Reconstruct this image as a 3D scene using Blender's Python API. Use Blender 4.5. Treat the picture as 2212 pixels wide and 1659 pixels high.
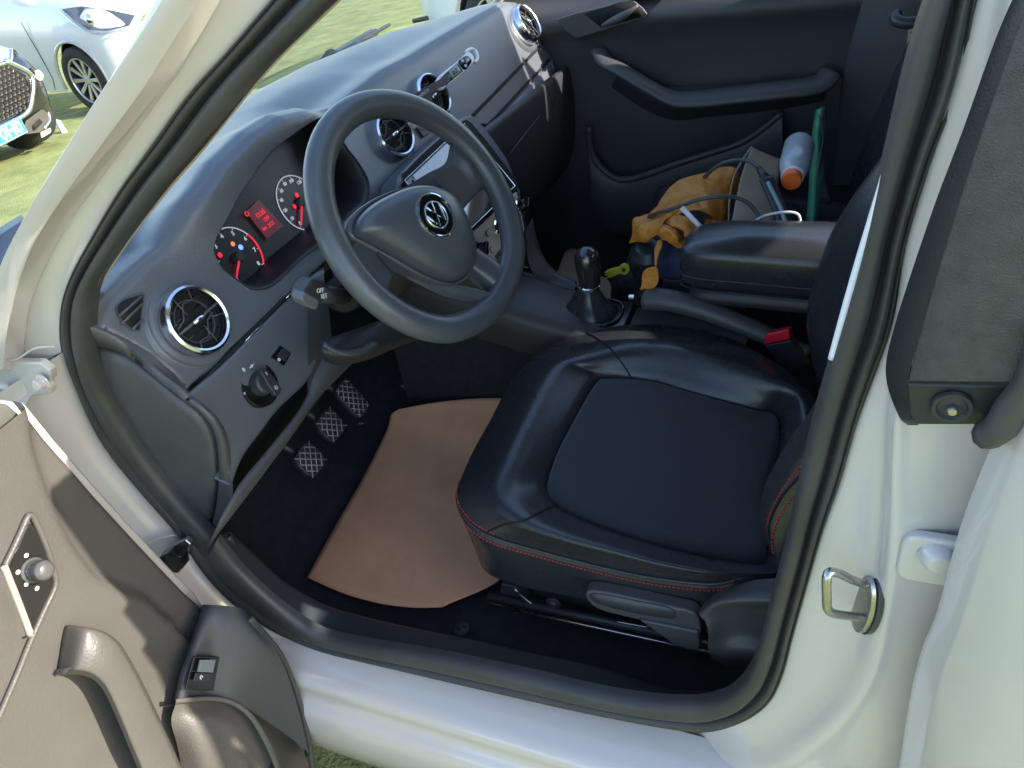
import bpy, bmesh, math, random
from mathutils import Vector as V3, Matrix
random.seed(7)
R = math.radians
SC = bpy.context.scene
for _o in list(bpy.data.objects): bpy.data.objects.remove(_o)

# ---------------------------------------------------------------- camera, sky, sun, exposure
CAM = V3((.797, -.541, 1.049)); YAW, PIT, ROL = R(26.745), R(36.909), R(-10.089); FPX = 2840.5/1.736
fw = V3((-math.sin(YAW)*math.cos(PIT), math.cos(YAW)*math.cos(PIT), -math.sin(PIT)))
r0 = fw.cross(V3((0, 0, 1))).normalized(); u0 = r0.cross(fw)
rt = r0*math.cos(ROL)+u0*math.sin(ROL); up = u0*math.cos(ROL)-r0*math.sin(ROL)
cd = bpy.data.cameras.new('camera'); cam = bpy.data.objects.new('camera', cd); SC.collection.objects.link(cam)
cam.matrix_world = Matrix(((rt.x, up.x, -fw.x, CAM.x), (rt.y, up.y, -fw.y, CAM.y), (rt.z, up.z, -fw.z, CAM.z), (0, 0, 0, 1)))
cd.sensor_fit = 'HORIZONTAL'; cd.sensor_width = 36; cd.lens = 36*2840.5/3840; cd.clip_start = .05; cd.clip_end = 500
SC.camera = cam
SUN = V3((.885, .09, .455)).normalized()
w = bpy.data.worlds.new('World'); SC.world = w; w.use_nodes = True
nt = w.node_tree; nt.nodes.clear()
sky = nt.nodes.new('ShaderNodeTexSky'); sky.sky_type = 'NISHITA'; sky.sun_disc = False
sky.sun_elevation = math.asin(SUN.z); sky.sun_rotation = math.atan2(SUN.x, SUN.y)
bg = nt.nodes.new('ShaderNodeBackground'); bg.inputs[1].default_value = .15
wo = nt.nodes.new('ShaderNodeOutputWorld')
nt.links.new(sky.outputs[0], bg.inputs[0]); nt.links.new(bg.outputs[0], wo.inputs[0])
sl = bpy.data.lights.new('sun', 'SUN'); sl.energy = 3.3; sl.angle = R(.5); sl.color = (1, .93, .82)
so = bpy.data.objects.new('sun', sl); SC.collection.objects.link(so); so.rotation_euler = SUN.to_track_quat('Z', 'Y').to_euler()
SC.view_settings.view_transform = 'Standard'; SC.view_settings.look = 'None'; SC.view_settings.gamma = 1
SC.view_settings.use_curve_mapping = False; SC.view_settings.exposure = 1.92
SC.cycles.max_bounces = 8; SC.cycles.transparent_max_bounces = 12

# ---------------------------------------------------------------- measuring: a sight line meets a real surface
def ray(x, y): return fw+rt*((x-1106)/FPX)-up*((y-829.5)/FPX)
def Q(x, y, X=None, Y=None, Z=None):
    d = ray(x, y)
    k = (X-CAM.x)/d.x if X is not None else (Y-CAM.y)/d.y if Y is not None else (Z-CAM.z)/d.z
    return CAM+d*k
def QP(x, y, p0, n):
    d = ray(x, y); return CAM+d*((V3(p0)-CAM).dot(n)/d.dot(n))
def QG(x, y, g, a=.4, b=2.6):          # first sight-line crossing of an implicit surface g(p) = 0
    d = ray(x, y); N = 60; pk = a; pv = g(CAM+d*a)
    for i in range(1, N+1):
        k = a+(b-a)*i/N; v = g(CAM+d*k)
        if (v > 0) != (pv > 0):
            for _ in range(22):
                m = (pk+k)/2; mv = g(CAM+d*m)
                if (mv > 0) == (pv > 0): pk = m
                else: k = m
            return CAM+d*k
        pk, pv = k, v
    return CAM+d*b
def lerp(a, b, t): return a+(b-a)*t
def interp(x, T):
    if x <= T[0][0]: return T[0][1]
    for (a, p), (b, q) in zip(T, T[1:]):
        if x <= b: return p+(q-p)*(x-a)/(b-a)
    return T[-1][1]
def sm(x, a, b):
    t = max(0, min(1, (x-a)/(b-a))); return t*t*(3-2*t)
def CR(P, n, closed=False):            # smooth resampling through the points, n samples, equal arc spacing
    P = [V3(p) for p in P]; m = len(P); out = []
    def g(i): return P[i % m] if closed else P[max(0, min(m-1, i))]
    seg = m if closed else m-1; fine = []
    for i in range(seg):
        a, b, c, d = g(i-1), g(i), g(i+1), g(i+2)
        if not closed and i == 0: a = b*2-c
        if not closed and i == seg-1: d = c*2-b
        for k in range(12):
            t = k/12; fine.append(.5*((2*b)+(c-a)*t+(2*a-5*b+4*c-d)*t*t+(3*b-a-3*c+d)*t**3))
    fine.append(g(seg)); L = [0]
    for a, b in zip(fine, fine[1:]): L.append(L[-1]+(b-a).length)
    tot = L[-1]; j = 0
    for k in range(n):
        s = tot*k/(n if closed else n-1)
        while j < len(L)-2 and L[j+1] < s: j += 1
        dl = L[j+1]-L[j]; out.append(lerp(fine[j], fine[j+1], (s-L[j])/dl if dl > 1e-9 else 0))
    return out
def CRu(P, per):                       # smooth through the points, 'per' samples per span (keeps correspondences)
    P = [V3(p) for p in P]; m = len(P); out = []
    for i in range(m-1):
        b, c = P[i], P[i+1]; a = P[i-1] if i else b*2-c; d = P[i+2] if i < m-2 else c*2-b
        for k in range(per):
            t = k/per; out.append(.5*((2*b)+(c-a)*t+(2*a-5*b+4*c-d)*t*t+(3*b-a-3*c+d)*t**3))
    out.append(P[-1]); return out

# ---------------------------------------------------------------- materials
MATS = {}
def mat(name, col, rough=.5, metal=0, bump=0, scale=800, spec=.5, coat=0, var=0, vscale=6, emit=None, es=1, trans=0, alpha=1, sheen=0, bd=.001, grime=0):
    if name in MATS: return MATS[name]
    m = bpy.data.materials.new(name); m.use_nodes = True; t = m.node_tree; b = t.nodes['Principled BSDF']
    b.inputs['Base Color'].default_value = (*col, 1); b.inputs['Roughness'].default_value = rough; b.inputs['Metallic'].default_value = metal
    b.inputs['Specular IOR Level'].default_value = spec; b.inputs['Coat Weight'].default_value = coat; b.inputs['Coat Roughness'].default_value = .04
    if sheen: b.inputs['Sheen Weight'].default_value = sheen
    if trans: b.inputs['Transmission Weight'].default_value = trans
    if alpha < 1: b.inputs['Alpha'].default_value = alpha
    if emit: b.inputs['Emission Color'].default_value = (*emit, 1); b.inputs['Emission Strength'].default_value = es
    tc = t.nodes.new('ShaderNodeTexCoord')
    if var or grime:
        n = t.nodes.new('ShaderNodeTexNoise'); n.inputs['Scale'].default_value = vscale; n.inputs['Detail'].default_value = 6; n.inputs['Roughness'].default_value = .65
        t.links.new(tc.outputs['Object'], n.inputs['Vector'])
        mp = t.nodes.new('ShaderNodeMapRange'); mp.inputs[1].default_value = .3; mp.inputs[2].default_value = .7
        mp.inputs[3].default_value = 1-var; mp.inputs[4].default_value = 1+var; t.links.new(n.outputs[0], mp.inputs[0])
        mx = t.nodes.new('ShaderNodeMix'); mx.data_type = 'RGBA'; mx.blend_type = 'MULTIPLY'; mx.inputs[0].default_value = 1
        mx.inputs[6].default_value = (*col, 1); t.links.new(mp.outputs[0], mx.inputs[7]); t.links.new(mx.outputs[2], b.inputs['Base Color'])
        mr = t.nodes.new('ShaderNodeMapRange'); mr.inputs[1].default_value = .3; mr.inputs[2].default_value = .7
        mr.inputs[3].default_value = max(.02, rough-.03-grime); mr.inputs[4].default_value = rough+.03+grime
        t.links.new(n.outputs[0], mr.inputs[0]); t.links.new(mr.outputs[0], b.inputs['Roughness'])
    if bump:
        n2 = t.nodes.new('ShaderNodeTexNoise'); n2.inputs['Scale'].default_value = scale; n2.inputs['Detail'].default_value = 3
        t.links.new(tc.outputs['Object'], n2.inputs['Vector'])
        bp = t.nodes.new('ShaderNodeBump'); bp.inputs['Strength'].default_value = bump; bp.inputs['Distance'].default_value = bd
        t.links.new(n2.outputs[0], bp.inputs['Height']); t.links.new(bp.outputs[0], b.inputs['Normal'])
    MATS[name] = m; return m
paint = mat('white_paint', (.56, .525, .49), .22, spec=.5, coat=1)
dash = mat('dash_plastic', (.100, .110, .125), .36, bump=1, scale=380, bd=.0005, spec=.6, var=.06, vscale=9)
plas = mat('grey_plastic', (.066, .068, .070), .42, bump=1, scale=380, bd=.0005, var=.08, vscale=11)
plasd = mat('dark_plastic', (.03, .031, .034), .45, bump=.35, scale=700, var=.1)
gloss = mat('gloss_black', (.008, .008, .009), .12)
rub = mat('rubber_seal', (.045, .046, .046), .48, bump=.15, scale=300, var=.18, vscale=14)
chrome = mat('chrome', (.85, .87, .9), .08, metal=1)
steel = mat('steel', (.5, .5, .5), .28, metal=1, var=.1, vscale=30)
silver = mat('silver_paint', (.46, .40, .34), .3)
leather = mat('leather', (.028, .030, .034), .27, bump=.2, scale=420, spec=.55, var=.03, vscale=12)
fabric = mat('seat_fabric', (.023, .026, .031), .6, bump=.7, scale=900, sheen=.25, spec=.3)
carpet = mat('carpet', (.032, .032, .035), .95, bump=1, scale=500, var=.25, vscale=40, spec=.15, bd=.002)
wheelm = mat('wheel_skin', (.074, .082, .093), .34, bump=.6, scale=420, bd=.0004, var=.08, vscale=20, spec=.65)
doorp = mat('door_plastic', (.080, .073, .066), .42, bump=.8, scale=300, bd=.0007, var=.06, vscale=7)
red = mat('red_stitch', (.55, .03, .04), .6)
redp = mat('red_button', (.65, .02, .04), .3)
blk = mat('void_black', (.004, .004, .005), .8)
whitep = mat('white_plastic', (.75, .76, .76), .35)
turfm = mat('turf', (.27, .305, .12), .9, bump=1, scale=140, var=.35, vscale=3.5, bd=.02, spec=.2)
tyre = mat('tyre', (.025, .025, .027), .7, bump=.2, scale=100)
paper = mat('brown_paper', (.72, .36, .19), .75, bump=.2, scale=60, var=.1, vscale=10)
kraft = mat('kraft_paper', (.34, .27, .19), .7, bump=.3, scale=50, var=.12, vscale=18)
orange = mat('orange_nylon', (.62, .24, .035), .5, bump=.9, scale=22, bd=.012, var=.12, vscale=20)
glowr = mat('red_lamp', (.3, .01, .02), .4, emit=(1, .03, .06), es=.2)
mark = mat('white_print', (.6, .62, .62), .5)

# ---------------------------------------------------------------- object building
WL = {}
def link(o): SC.collection.objects.link(o)
def thing(name, label, cat, loc=(0, 0, 0), group=None):
    o = bpy.data.objects.new(name, None); link(o); o.location = loc; o.empty_display_size = .1
    o['label'] = label; o['category'] = cat; WL[o.name] = V3(loc)
    if group: o['group'] = group
    return o
def tag(o, label=None, cat=None, group=None, kind=None):
    if label: o['label'] = label
    if cat: o['category'] = cat
    if group: o['group'] = group
    if kind: o['kind'] = kind
    return o
def mk(name, verts, faces, m, parent=None, smooth=True, bevel=0, seg=2, solid=0, sub=0, mats=None, fm=None, auto=None, off=0):
    me = bpy.data.meshes.new(name); verts = [V3(v) for v in verts]
    c = V3((0, 0, 0))
    for a in range(3):
        q = [v[a] for v in verts]; c[a] = (min(q)+max(q))/2
    me.from_pydata([tuple(v-c) for v in verts], [], faces)
    for mm in (mats or [m]): me.materials.append(mm)
    if fm:
        for p, i in zip(me.polygons, fm): p.material_index = i
    bm = bmesh.new(); bm.from_mesh(me); bmesh.ops.remove_doubles(bm, verts=bm.verts, dist=1e-6); bmesh.ops.recalc_face_normals(bm, faces=bm.faces); bm.to_mesh(me); bm.free()
    me.polygons.foreach_set('use_smooth', [smooth]*len(me.polygons))
    o = bpy.data.objects.new(name, me); link(o)
    pl = WL[parent.name] if parent else V3((0, 0, 0))
    o.location = c-pl; o.parent = parent; WL[o.name] = c
    if solid:
        s = o.modifiers.new('thick', 'SOLIDIFY'); s.thickness = solid; s.offset = off
    if bevel:
        b = o.modifiers.new('bevel', 'BEVEL'); b.width = bevel; b.segments = seg; b.limit_method = 'ANGLE'; b.angle_limit = R(35); b.harden_normals = smooth
    if sub:
        s = o.modifiers.new('sub', 'SUBSURF'); s.levels = sub; s.render_levels = sub
    if auto: me.set_sharp_from_angle(angle=R(auto))
    return o
def gridf(nu, nv, cu=False, cv=False):
    F = []
    for i in range(nu if cu else nu-1):
        for j in range(nv if cv else nv-1):
            a, b = i % nu, (i+1) % nu; c, d = j % nv, (j+1) % nv
            F.append((a*nv+c, b*nv+c, b*nv+d, a*nv+d))
    return F
def loft(name, rows, m, parent=None, pu=6, pv=6, **k):          # rows of matching points -> smooth skin
    cols = [CRu(r, pv) for r in rows]; nv = len(cols[0])
    out = [CRu([c[j] for c in cols], pu) for j in range(nv)]; nu = len(out[0])
    vs = [out[j][i] for i in range(nu) for j in range(nv)]
    return mk(name, vs, gridf(nu, nv), m, parent, **k)
def strip(name, edges, m, parent=None, per=6, **k):             # edges: list of equal-count polylines, smooth along, straight across
    cols = [CRu(e, per) for e in edges]; n = len(cols[0])
    return mk(name, [p for c in cols for p in c], gridf(len(cols), n), m, parent, **k)
def ribbon(name, inner, outer, prof, nrm, m, parent=None, n=120, **k):  # profile (s across, h out) swept between two edges
    A = CR(inner, n); B = CR(outer, n); nrm = V3(nrm)
    vs = [lerp(A[i], B[i], s)+nrm*h for (s, h) in prof for i in range(n)]
    return mk(name, vs, gridf(len(prof), n), m, parent, **k)
def tube(name, path, r, m, parent=None, seg=12, closed=False, n=None, caps=True, flat=1, nref=None, **k):
    P = CR(path, n, closed) if n else [V3(p) for p in path]; N = len(P); vs = []
    nr = V3(nref) if nref else None; prev = None
    for i, p in enumerate(P):
        t = (P[(i+1) % N]-P[i-1]) if closed else (P[min(i+1, N-1)]-P[max(i-1, 0)]); t.normalize()
        if nr: a = nr
        else: a = prev if prev else (V3((0, 0, 1)) if abs(t.z) < .9 else V3((1, 0, 0)))
        b = t.cross(a).normalized(); c = b.cross(t).normalized(); prev = c
        rr = r(i/(N-1)) if callable(r) else r
        for s in range(seg):
            an = 2*math.pi*s/seg; vs.append(p+b*math.cos(an)*rr+c*math.sin(an)*rr*flat)
    F = gridf(N, seg, closed, True)
    if caps and not closed: F += [tuple(range(seg)), tuple(range((N-1)*seg, N*seg))[::-1]]
    return mk(name, vs, F, m, parent, **k)
def lathe(name, prof, c, ax, m, parent=None, seg=40, sx=1, **k):
    ax = V3(ax).normalized(); a = ax.orthogonal().normalized(); b = ax.cross(a); c = V3(c)
    vs = [c+(a*math.cos(2*math.pi*i/seg)+b*math.sin(2*math.pi*i/seg))*r+ax*h for (r, h) in prof for i in range(seg)]
    k.setdefault('auto', 35)
    return mk(name, vs, gridf(len(prof), seg, False, True), m, parent, **k)
def prism(name, poly, vec, m, parent=None, n=None, bevel=.002, seg=3, **k):
    P = CR(poly, n, True) if n else [V3(p) for p in poly]; vec = V3(vec); N = len(P)
    return mk(name, P+[p+vec for p in P], [tuple(range(N)), tuple(range(2*N-1, N-1, -1))]+[(i, (i+1) % N, N+(i+1) % N, N+i) for i in range(N)], m, parent, bevel=bevel, seg=seg, **k)
def rsq(c, a, b, w, h, r=.2, n=5):                              # rounded rectangle outline
    r = r*min(w, h); out = []
    for (sx, sy, a0) in ((1, 1, 0), (-1, 1, 90), (-1, -1, 180), (1, -1, 270)):
        for i in range(n):
            t = R(a0+90*i/(n-1)); out.append(V3(c)+a*(sx*(w/2-r)+r*math.cos(t))+b*(sy*(h/2-r)+r*math.sin(t)))
    return out
def box(name, c, s, m, parent=None, bevel=.003, rot=None, **k):
    c = V3(c); M = rot or Matrix.Identity(3); vs = [c+M@V3((sx*s[0]/2, sy*s[1]/2, sz*s[2]/2)) for sx in (-1, 1) for sy in (-1, 1) for sz in (-1, 1)]
    return mk(name, vs, [(0, 1, 3, 2), (4, 6, 7, 5), (0, 4, 5, 1), (2, 3, 7, 6), (0, 2, 6, 4), (1, 5, 7, 3)], m, parent, bevel=bevel, **k)
def join(items):                                                # several (verts, faces) -> one
    vs, fs = [], []
    for v, f in items:
        o = len(vs); vs += v; fs += [tuple(i+o for i in q) for q in f]
    return vs, fs
def txt(name, s, c, xd, yd, size, m, parent=None, ext=.0004, align='CENTER', bold=0):
    cu = bpy.data.curves.new(name, 'FONT'); cu.body = s; cu.size = size; cu.extrude = ext; cu.align_x = align; cu.align_y = 'CENTER'; cu.resolution_u = 2; cu.offset = bold
    o = bpy.data.objects.new(name, cu); me = bpy.data.meshes.new_from_object(o); bpy.data.objects.remove(o)
    xd = V3(xd).normalized(); zd = xd.cross(V3(yd)).normalized(); yd = zd.cross(xd); c = V3(c)
    vs = [c+xd*v.co.x+yd*v.co.y+zd*v.co.z for v in me.vertices]; fs = [tuple(p.vertices) for p in me.polygons]
    if not vs: return None
    return mk(name, vs, fs, m, parent, smooth=False)
def ringpts(c, a, b, r, n, a0=0, a1=360): return [V3(c)+a*r*math.cos(R(a0+(a1-a0)*i/(n-1)))+b*r*math.sin(R(a0+(a1-a0)*i/(n-1))) for i in range(n)]

# ================================================================ OUTDOORS
GZ = -.40
def gz(x, y):                    # level under the car, then the lot falls gently away ahead and to the right
    d = -.75*x+.66*y-1.2
    return GZ-.075*(math.sqrt(d*d+.5)+d)/2 if d < 30 else GZ-.075*30
def GR(x, y, h=0): return QG(x, y, lambda p: p.z-gz(p.x, p.y)-h, 1.5, 16)
def gp():
    n = 120; ax = [(-1 if t < 0 else 1)*(abs(t)**2.2)*110 for t in [(-1+2*i/n) for i in range(n+1)]]
    return [(x, y, gz(x, y)) for x in ax for y in ax], gridf(n+1, n+1)
v, f = gp(); tag(mk('turf', v, f, turfm), 'bright green artificial turf under the parked cars', kind='structure')

CAR = thing('parked_car', 'white car in the foreground with its driver door open onto a black interior', 'car', (.8, .75, GZ))
YO, XO = V3((0, 1, 0)), V3((1, 0, 0))

# ---- body: A-pillar, jambs, rocker
o_edge = [(2120, -60, .004), (2079, 177), (2011, 354), (1958, 531), (1926, 708), (1890, 806), (1854, 909), (1818, 1037), (1782, 1140), (1752, 1243), (1716, 1371), (1694, 1455), (1665, 1513), (1614, 1552), (1541, 1576), (1469, 1574), (1286, 1541), (1100, 1500), (922, 1459), (800, 1430), (691, 1402), (591, 1361), (514, 1310), (447, 1243), (385, 1153), (312, 1069), (229, 965), (172, 851), (136, 757), (133, 674), (152, 601), (204, 502), (263, 403), (330, 312), (398, 216), (487, 115), (576, 10), (618, -40)]
i_edge = [(2020, -60), (1960, 120), (1905, 354), (1875, 480), (1846, 600), (1785, 806), (1752, 924), (1721, 1063), (1700, 1166), (1669, 1284), (1639, 1397), (1614, 1459), (1575, 1500), (1520, 1518), (1469, 1520), (1400, 1515), (1286, 1496), (1100, 1452), (922, 1415), (800, 1394), (691, 1369), (600, 1310), (519, 1236), (463, 1166), (410, 1110), (364, 1059), (292, 965), (229, 861), (200, 788), (194, 736), (194, 695), (203, 622), (250, 544), (336, 428), (437, 310), (518, 208), (576, 141), (650, 68), (721, 0), (765, -40)]
OE = [Q(p[0], p[1], Y=0) for p in o_edge]; IE = [Q(p[0], p[1], Y=.0) for p in i_edge]
prof = [(.0, .014), (-.012, .006), (-.01, .0), (.03, -.006), (.12, -.010), (.3, -.013), (.45, -.010), (.53, -.003), (.565, .006), (.60, .006), (.63, -.004), (.70, -.009), (.78, -.010), (.85, -.006), (.875, .001), (.90, -.004), (.95, -.005), (.985, .0), (1.0, .003), (1.02, .02)]
ribbon('door_seal', IE, OE, prof, (0, 1, 0), rub, CAR, n=260)

for t_, r_ in ((.545, .0022), (.93, .0016)):
    ribbon('seal_groove', CR(IE, 200), CR(OE, 200), [(t_-.02, .004), (t_-.012, -.0085), (t_+.012, -.0075), (t_+.02, .004)], (0, 1, 0), blk, None, n=200) if False else None
def VR(L, Y): return [Q(x, y, Y=Y) for x, y in L]
# A-pillar, from the seal outwards (the step catches the low sun)
pil_in = [(618, -40), (487, 115), (398, 216), (265, 403), (206, 502), (155, 601), (139, 674), (142, 757)]
pil_b = [(499, -40), (398, 135), (341, 216), (212, 392), (142, 492), (95, 580), (60, 680), (48, 800)]
pil_c = [(454, -40), (346, 130), (289, 216), (160, 392), (98, 482), (55, 565), (20, 680), (5, 800)]
pil_d = [(405, -45), (280, 130), (216, 216), (120, 370), (75, 440), (20, 540), (-20, 660), (-40, 800)]
pil_e = [(362, -50), (262, 130), (212, 216), (92, 403), (55, 471), (0, 585), (-40, 700), (-70, 820)]
rows = [VR(pil_in, .012), VR(pil_in, -.002), [p for p in VR(pil_b, -.010)], [p for p in VR(pil_b, -.013)], VR(pil_c, -.042), VR(pil_c, -.046), VR(pil_d, -.056)]
last = VR(pil_e, -.050); rows += [last, [p+V3((-.05, .05, -.02)) for p in last], [p+V3((-.06, .12, -.02)) for p in last]]
A = loft('a_pillar', rows, paint, CAR, pu=6, pv=8)
A['label'] = 'raked white A-pillar beside the windscreen'
# slim painted return seen between the seal and the dash
pe0 = [(765, -40), (721, 0), (576, 141), (437, 310), (336, 428), (250, 544), (208, 622), (198, 680), (197, 705)]
strip('pillar_inner_trim', [VR(pe0, .004), VR([(x+9, y+6) if y < 600 else (x+9, y+2) for x, y in pe0], .022), VR([(x+10, y+7) if y < 600 else (x+10, y+2) for x, y in pe0], .030), VR([(x+2, y+2) for x, y in pe0], .06)], mat('cream_trim', (.62, .52, .38), .6), CAR, per=6)
# front jamb (hinge side) below the pillar
jin = [(142, 757), (172, 851), (229, 965), (312, 1069), (385, 1153), (447, 1243), (514, 1310), (591, 1361), (691, 1402), (800, 1430)]
jo = [(-20, 860), (20, 960), (60, 1040), (150, 1150), (230, 1230), (320, 1330), (400, 1420), (480, 1500), (560, 1570), (640, 1640)]
e0 = VR(jin, .012); e1 = VR(jin, -.004); e2 = [lerp(p, q, .5)+V3((0, 0, 0)) for p, q in zip(VR(jin, -.02), VR(jo, -.03))]; e3 = VR(jo, -.07)
strip('hinge_jamb', [e0, e1, e2, e3, [p+V3((-.05, .02, 0)) for p in e3]], paint, CAR, per=5)
# rocker: rows run along the sill
def srow(dy, dz, x0=-.06, x1=2.2): return [V3((x0+(x1-x0)*i/8, -dy, dz)) for i in range(9)]
sillz = -.035
loft('rocker_panel', [srow(-.02, sillz+.0), srow(.0, sillz-.004), srow(.028, sillz-.01), srow(.052, sillz-.018), srow(.062, sillz-.03), srow(.066, sillz-.06), srow(.085, sillz-.085), srow(.09, sillz-.16), srow(.07, sillz-.24), srow(.02, sillz-.26)], paint, CAR, pu=5, pv=2)
# rear jamb / B-pillar
r_in = [(2128, -60), (2011, 354), (1958, 531), (1926, 708), (1854, 909), (1818, 1037), (1782, 1140), (1752, 1243), (1716, 1371), (1685, 1475), (1640, 1535), (1560, 1570), (1480, 1574)]
r_mid = [(2165, -60), (2080, 354), (2010, 540), (1960, 708), (1915, 860), (1905, 980), (1895, 1100), (1880, 1210), (1850, 1340), (1790, 1480), (1720, 1560), (1610, 1620), (1500, 1640)]
r_rdg = [(2200, -60), (2130, 354), (2060, 540), (1995, 708), (1945, 860), (1932, 980), (1929, 1094), (1925, 1190), (1912, 1310), (1868, 1478), (1760, 1600), (1640, 1680), (1500, 1700)]
r_dip = [(2250, -60), (2180, 354), (2110, 540), (2050, 708), (1995, 860), (1985, 980), (1980, 1094), (1975, 1190), (1950, 1310), (1905, 1480), (1820, 1620), (1700, 1720), (1540, 1760)]
r_far = [(2330, -60), (2250, 354), (2220, 540), (2200, 708), (2190, 860), (2160, 980), (2120, 1094), (2090, 1190), (2050, 1310), (2000, 1480), (1960, 1660), (1900, 1760), (1700, 1860)]
def VT(L, Y): P = VR(L, Y); P[-1] = P[-1]+V3((-.02, .05, -.01)); P[-2] = P[-2]+V3((0, .006, 0)); return P
loft('b_pillar_jamb', [VT(r_in, .012), VT(r_in, -.003), VT(r_mid, -.012), VT(r_rdg, -.028), VT(r_dip, -.022), VT(r_far, -.010)], paint, CAR, pu=6, pv=5)

# B-pillar black cover
bp = lambda x, y: (1843+x*.59, y*.59)
edgeA = [bp(*q) for q in [(640, -120), (530, 120), (400, 480), (280, 800), (145, 1215), (120, 1380), (165, 1520), (200, 1557)]]
edgeB = [bp(*q) for q in [(700, -120), (600, 120), (460, 520), (340, 900), (255, 1190), (200, 1400), (225, 1520), (240, 1557)]]
PC = thing  # alias kept short
bpt = strip('b_pillar_trim', [VR(edgeA, -.02), VR(edgeA, -.036), VR(edgeB, -.048)], mat('pillar_black', (.02, .022, .024), .38, bump=.3, scale=500), CAR, per=6)
edgeC = [bp(*q) for q in [(715, -120), (612, 120), (470, 520), (350, 900), (262, 1190), (212, 1395)]]
edgeD = [(2420, -70), (2380, 120), (2330, 330), (2290, 540), (2260, 700), (2240, 825)]
gp_ = strip('window_frame_panel', [VR(edgeB[:6], -.040), VR(edgeB[:6], -.056), VR(edgeC, -.058), [lerp(a, b, .5) for a, b in zip(VR(edgeC, -.058), VR(edgeD, -.066))], VR(edgeD, -.066)], mat('textured_panel', (.058, .053, .052), .42, bump=1, scale=900, var=.25, vscale=60), bpt, per=6)
lowp = [bp(*q) for q in [(196, 1402), (620, 1412), (560, 1500), (505, 1560), (230, 1559), (206, 1520)]]
prism('trim_foot', VR(lowp, -.052), (0, .02, 0), mat('foot_black', (.022, .023, .025), .5), bpt, bevel=.003)
cc = Q(2056, 878, Y=-.054)
lathe('cover_bolt', [(0, .003), (.003, .003), (.0035, .002), (.009, .001), (.0105, .003), (.013, .003), (.0138, 0)], cc, (0, -1, 0), plasd, bpt, seg=28)
lathe('bolt_head', [(0, .007), (.003, .007), (.0042, .005), (.0045, .001)], cc, (0, -1, 0), steel, bpt, seg=8)
tube('seal_end', [Q(2135, 935, Y=-.06), Q(2160, 925, Y=-.064), Q(2185, 880, Y=-.064), Q(2225, 820, Y=-.066), Q(2260, 700, Y=-.07)], lambda t: .016-.006*t, rub, bpt, n=20, seg=10, flat=.7)

# rear door: folded front edge then skin
rd0 = [(2175, 880), (2140, 965), (2075, 1135), (2024, 1320), (1993, 1397), (1967, 1500), (1942, 1659), (1920, 1800)]
rd1 = [(2178, 880), (2143, 965), (2079, 1135), (2030, 1320), (2000, 1397), (1974, 1500), (1950, 1659), (1930, 1800)]
rd2 = [(2225, 880), (2193, 965), (2135, 1135), (2083, 1300), (2055, 1386), (2022, 1474), (1985, 1659), (1965, 1800)]
rd3 = [(2420, 880), (2390, 965), (2360, 1135), (2330, 1300), (2320, 1400), (2300, 1480), (2290, 1659), (2270, 1800)]
rd = strip('rear_door', [VR(rd0, -.01), VR(rd0, -.052), VR(rd1, -.058), VR(rd2, -.064), [p+V3((.002, -.004, 0)) for p in VR(rd2, -.066)], VR([(x-60, y) for x, y in rd3], -.078), VR(rd3, -.084)], paint, CAR, per=6)
rd['label'] = 'front edge of the closed white rear door'
# rear-door hinge in its pocket
hp = Q(2010, 1190, Y=-.03)
prism('rear_door_hinge', rsq(Q(2015, 1195, Y=-.02), XO, V3((0, 0, 1)), .055, .06, .25), (0, -.012, 0), paint, CAR, bevel=.004)
lathe('hinge_boss', [(0, .014), (.009, .014), (.013, .010), (.015, 0)], Q(2022, 1196, Y=-.03), (.2, -1, 0), paint, CAR, seg=24)
# round depression + drain shape on lower jamb
# striker
sk = thing('x', 'x', 'x') if False else None
sp0 = Q(1872, 1306, Y=-.017)
SN = V3((-.90, -.42, .05)).normalized(); SA = SN.cross(V3((0, 0, 1))).normalized(); SB = SA.cross(SN)
stp = [(math.cos(R(a))*.017, math.sin(R(a))*.040) for a in range(0, 360, 12)]
ND = V3((-.35, -1, 0)).normalized()
sk = prism('door_striker', [sp0+SA*a+SB*b for a, b in stp], SN*.006, steel, CAR, bevel=.002)
prism('striker_gasket', [sp0+SA*a*1.12+SB*b*1.06-SN*.006 for a, b in stp], SN*.006, rub, sk, bevel=.001)
lp = [Q(1868, 1262, Y=-.024), Q(1840, 1252, Y=-.05), Q(1815, 1240, Y=-.062), Q(1793, 1236, Y=-.07), Q(1786, 1250, Y=-.074), Q(1786, 1290, Y=-.076), Q(1788, 1315, Y=-.074), Q(1800, 1325, Y=-.068), Q(1830, 1330, Y=-.05), Q(1868, 1334, Y=-.024)]
tube('striker_loop', lp, .0042, steel, sk, n=60, seg=12)

# hinge bracket and check strap on the front jamb
hb = [(-5, 790), (30, 782), (84, 783), (108, 800), (110, 822), (102, 832), (110, 838), (108, 853), (60, 857), (20, 862), (-10, 860)]
hinge = prism('door_hinge', VR(hb, -.030), (0, .012, 0), paint, CAR, bevel=.003)
lathe('hinge_bolt', [(0, .012), (.006, .012), (.008, .010), (.008, .003), (.012, .002), (.0125, 0)], Q(93, 825, Y=-.036), (0, -1, .1), paint, hinge, seg=12)
ck = prism('check_strap', VR([(352, 1206), (372, 1180), (398, 1166), (412, 1178), (402, 1200), (395, 1218), (375, 1228)], -.026), (0, .012, 0), steel, CAR, bevel=.003)
prism('check_stop', VR([(340, 1206), (360, 1196), (388, 1205), (394, 1228), (385, 1240), (365, 1238)], -.045), (0, .02, 0), gloss, ck, bevel=.004)
lathe('strap_bolt', [(0, .006), (.004, .006), (.005, .003), (.009, .002), (.0095, 0)], Q(385, 1191, Y=-.030), (0, -1, .2), steel, ck, seg=16)

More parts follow.
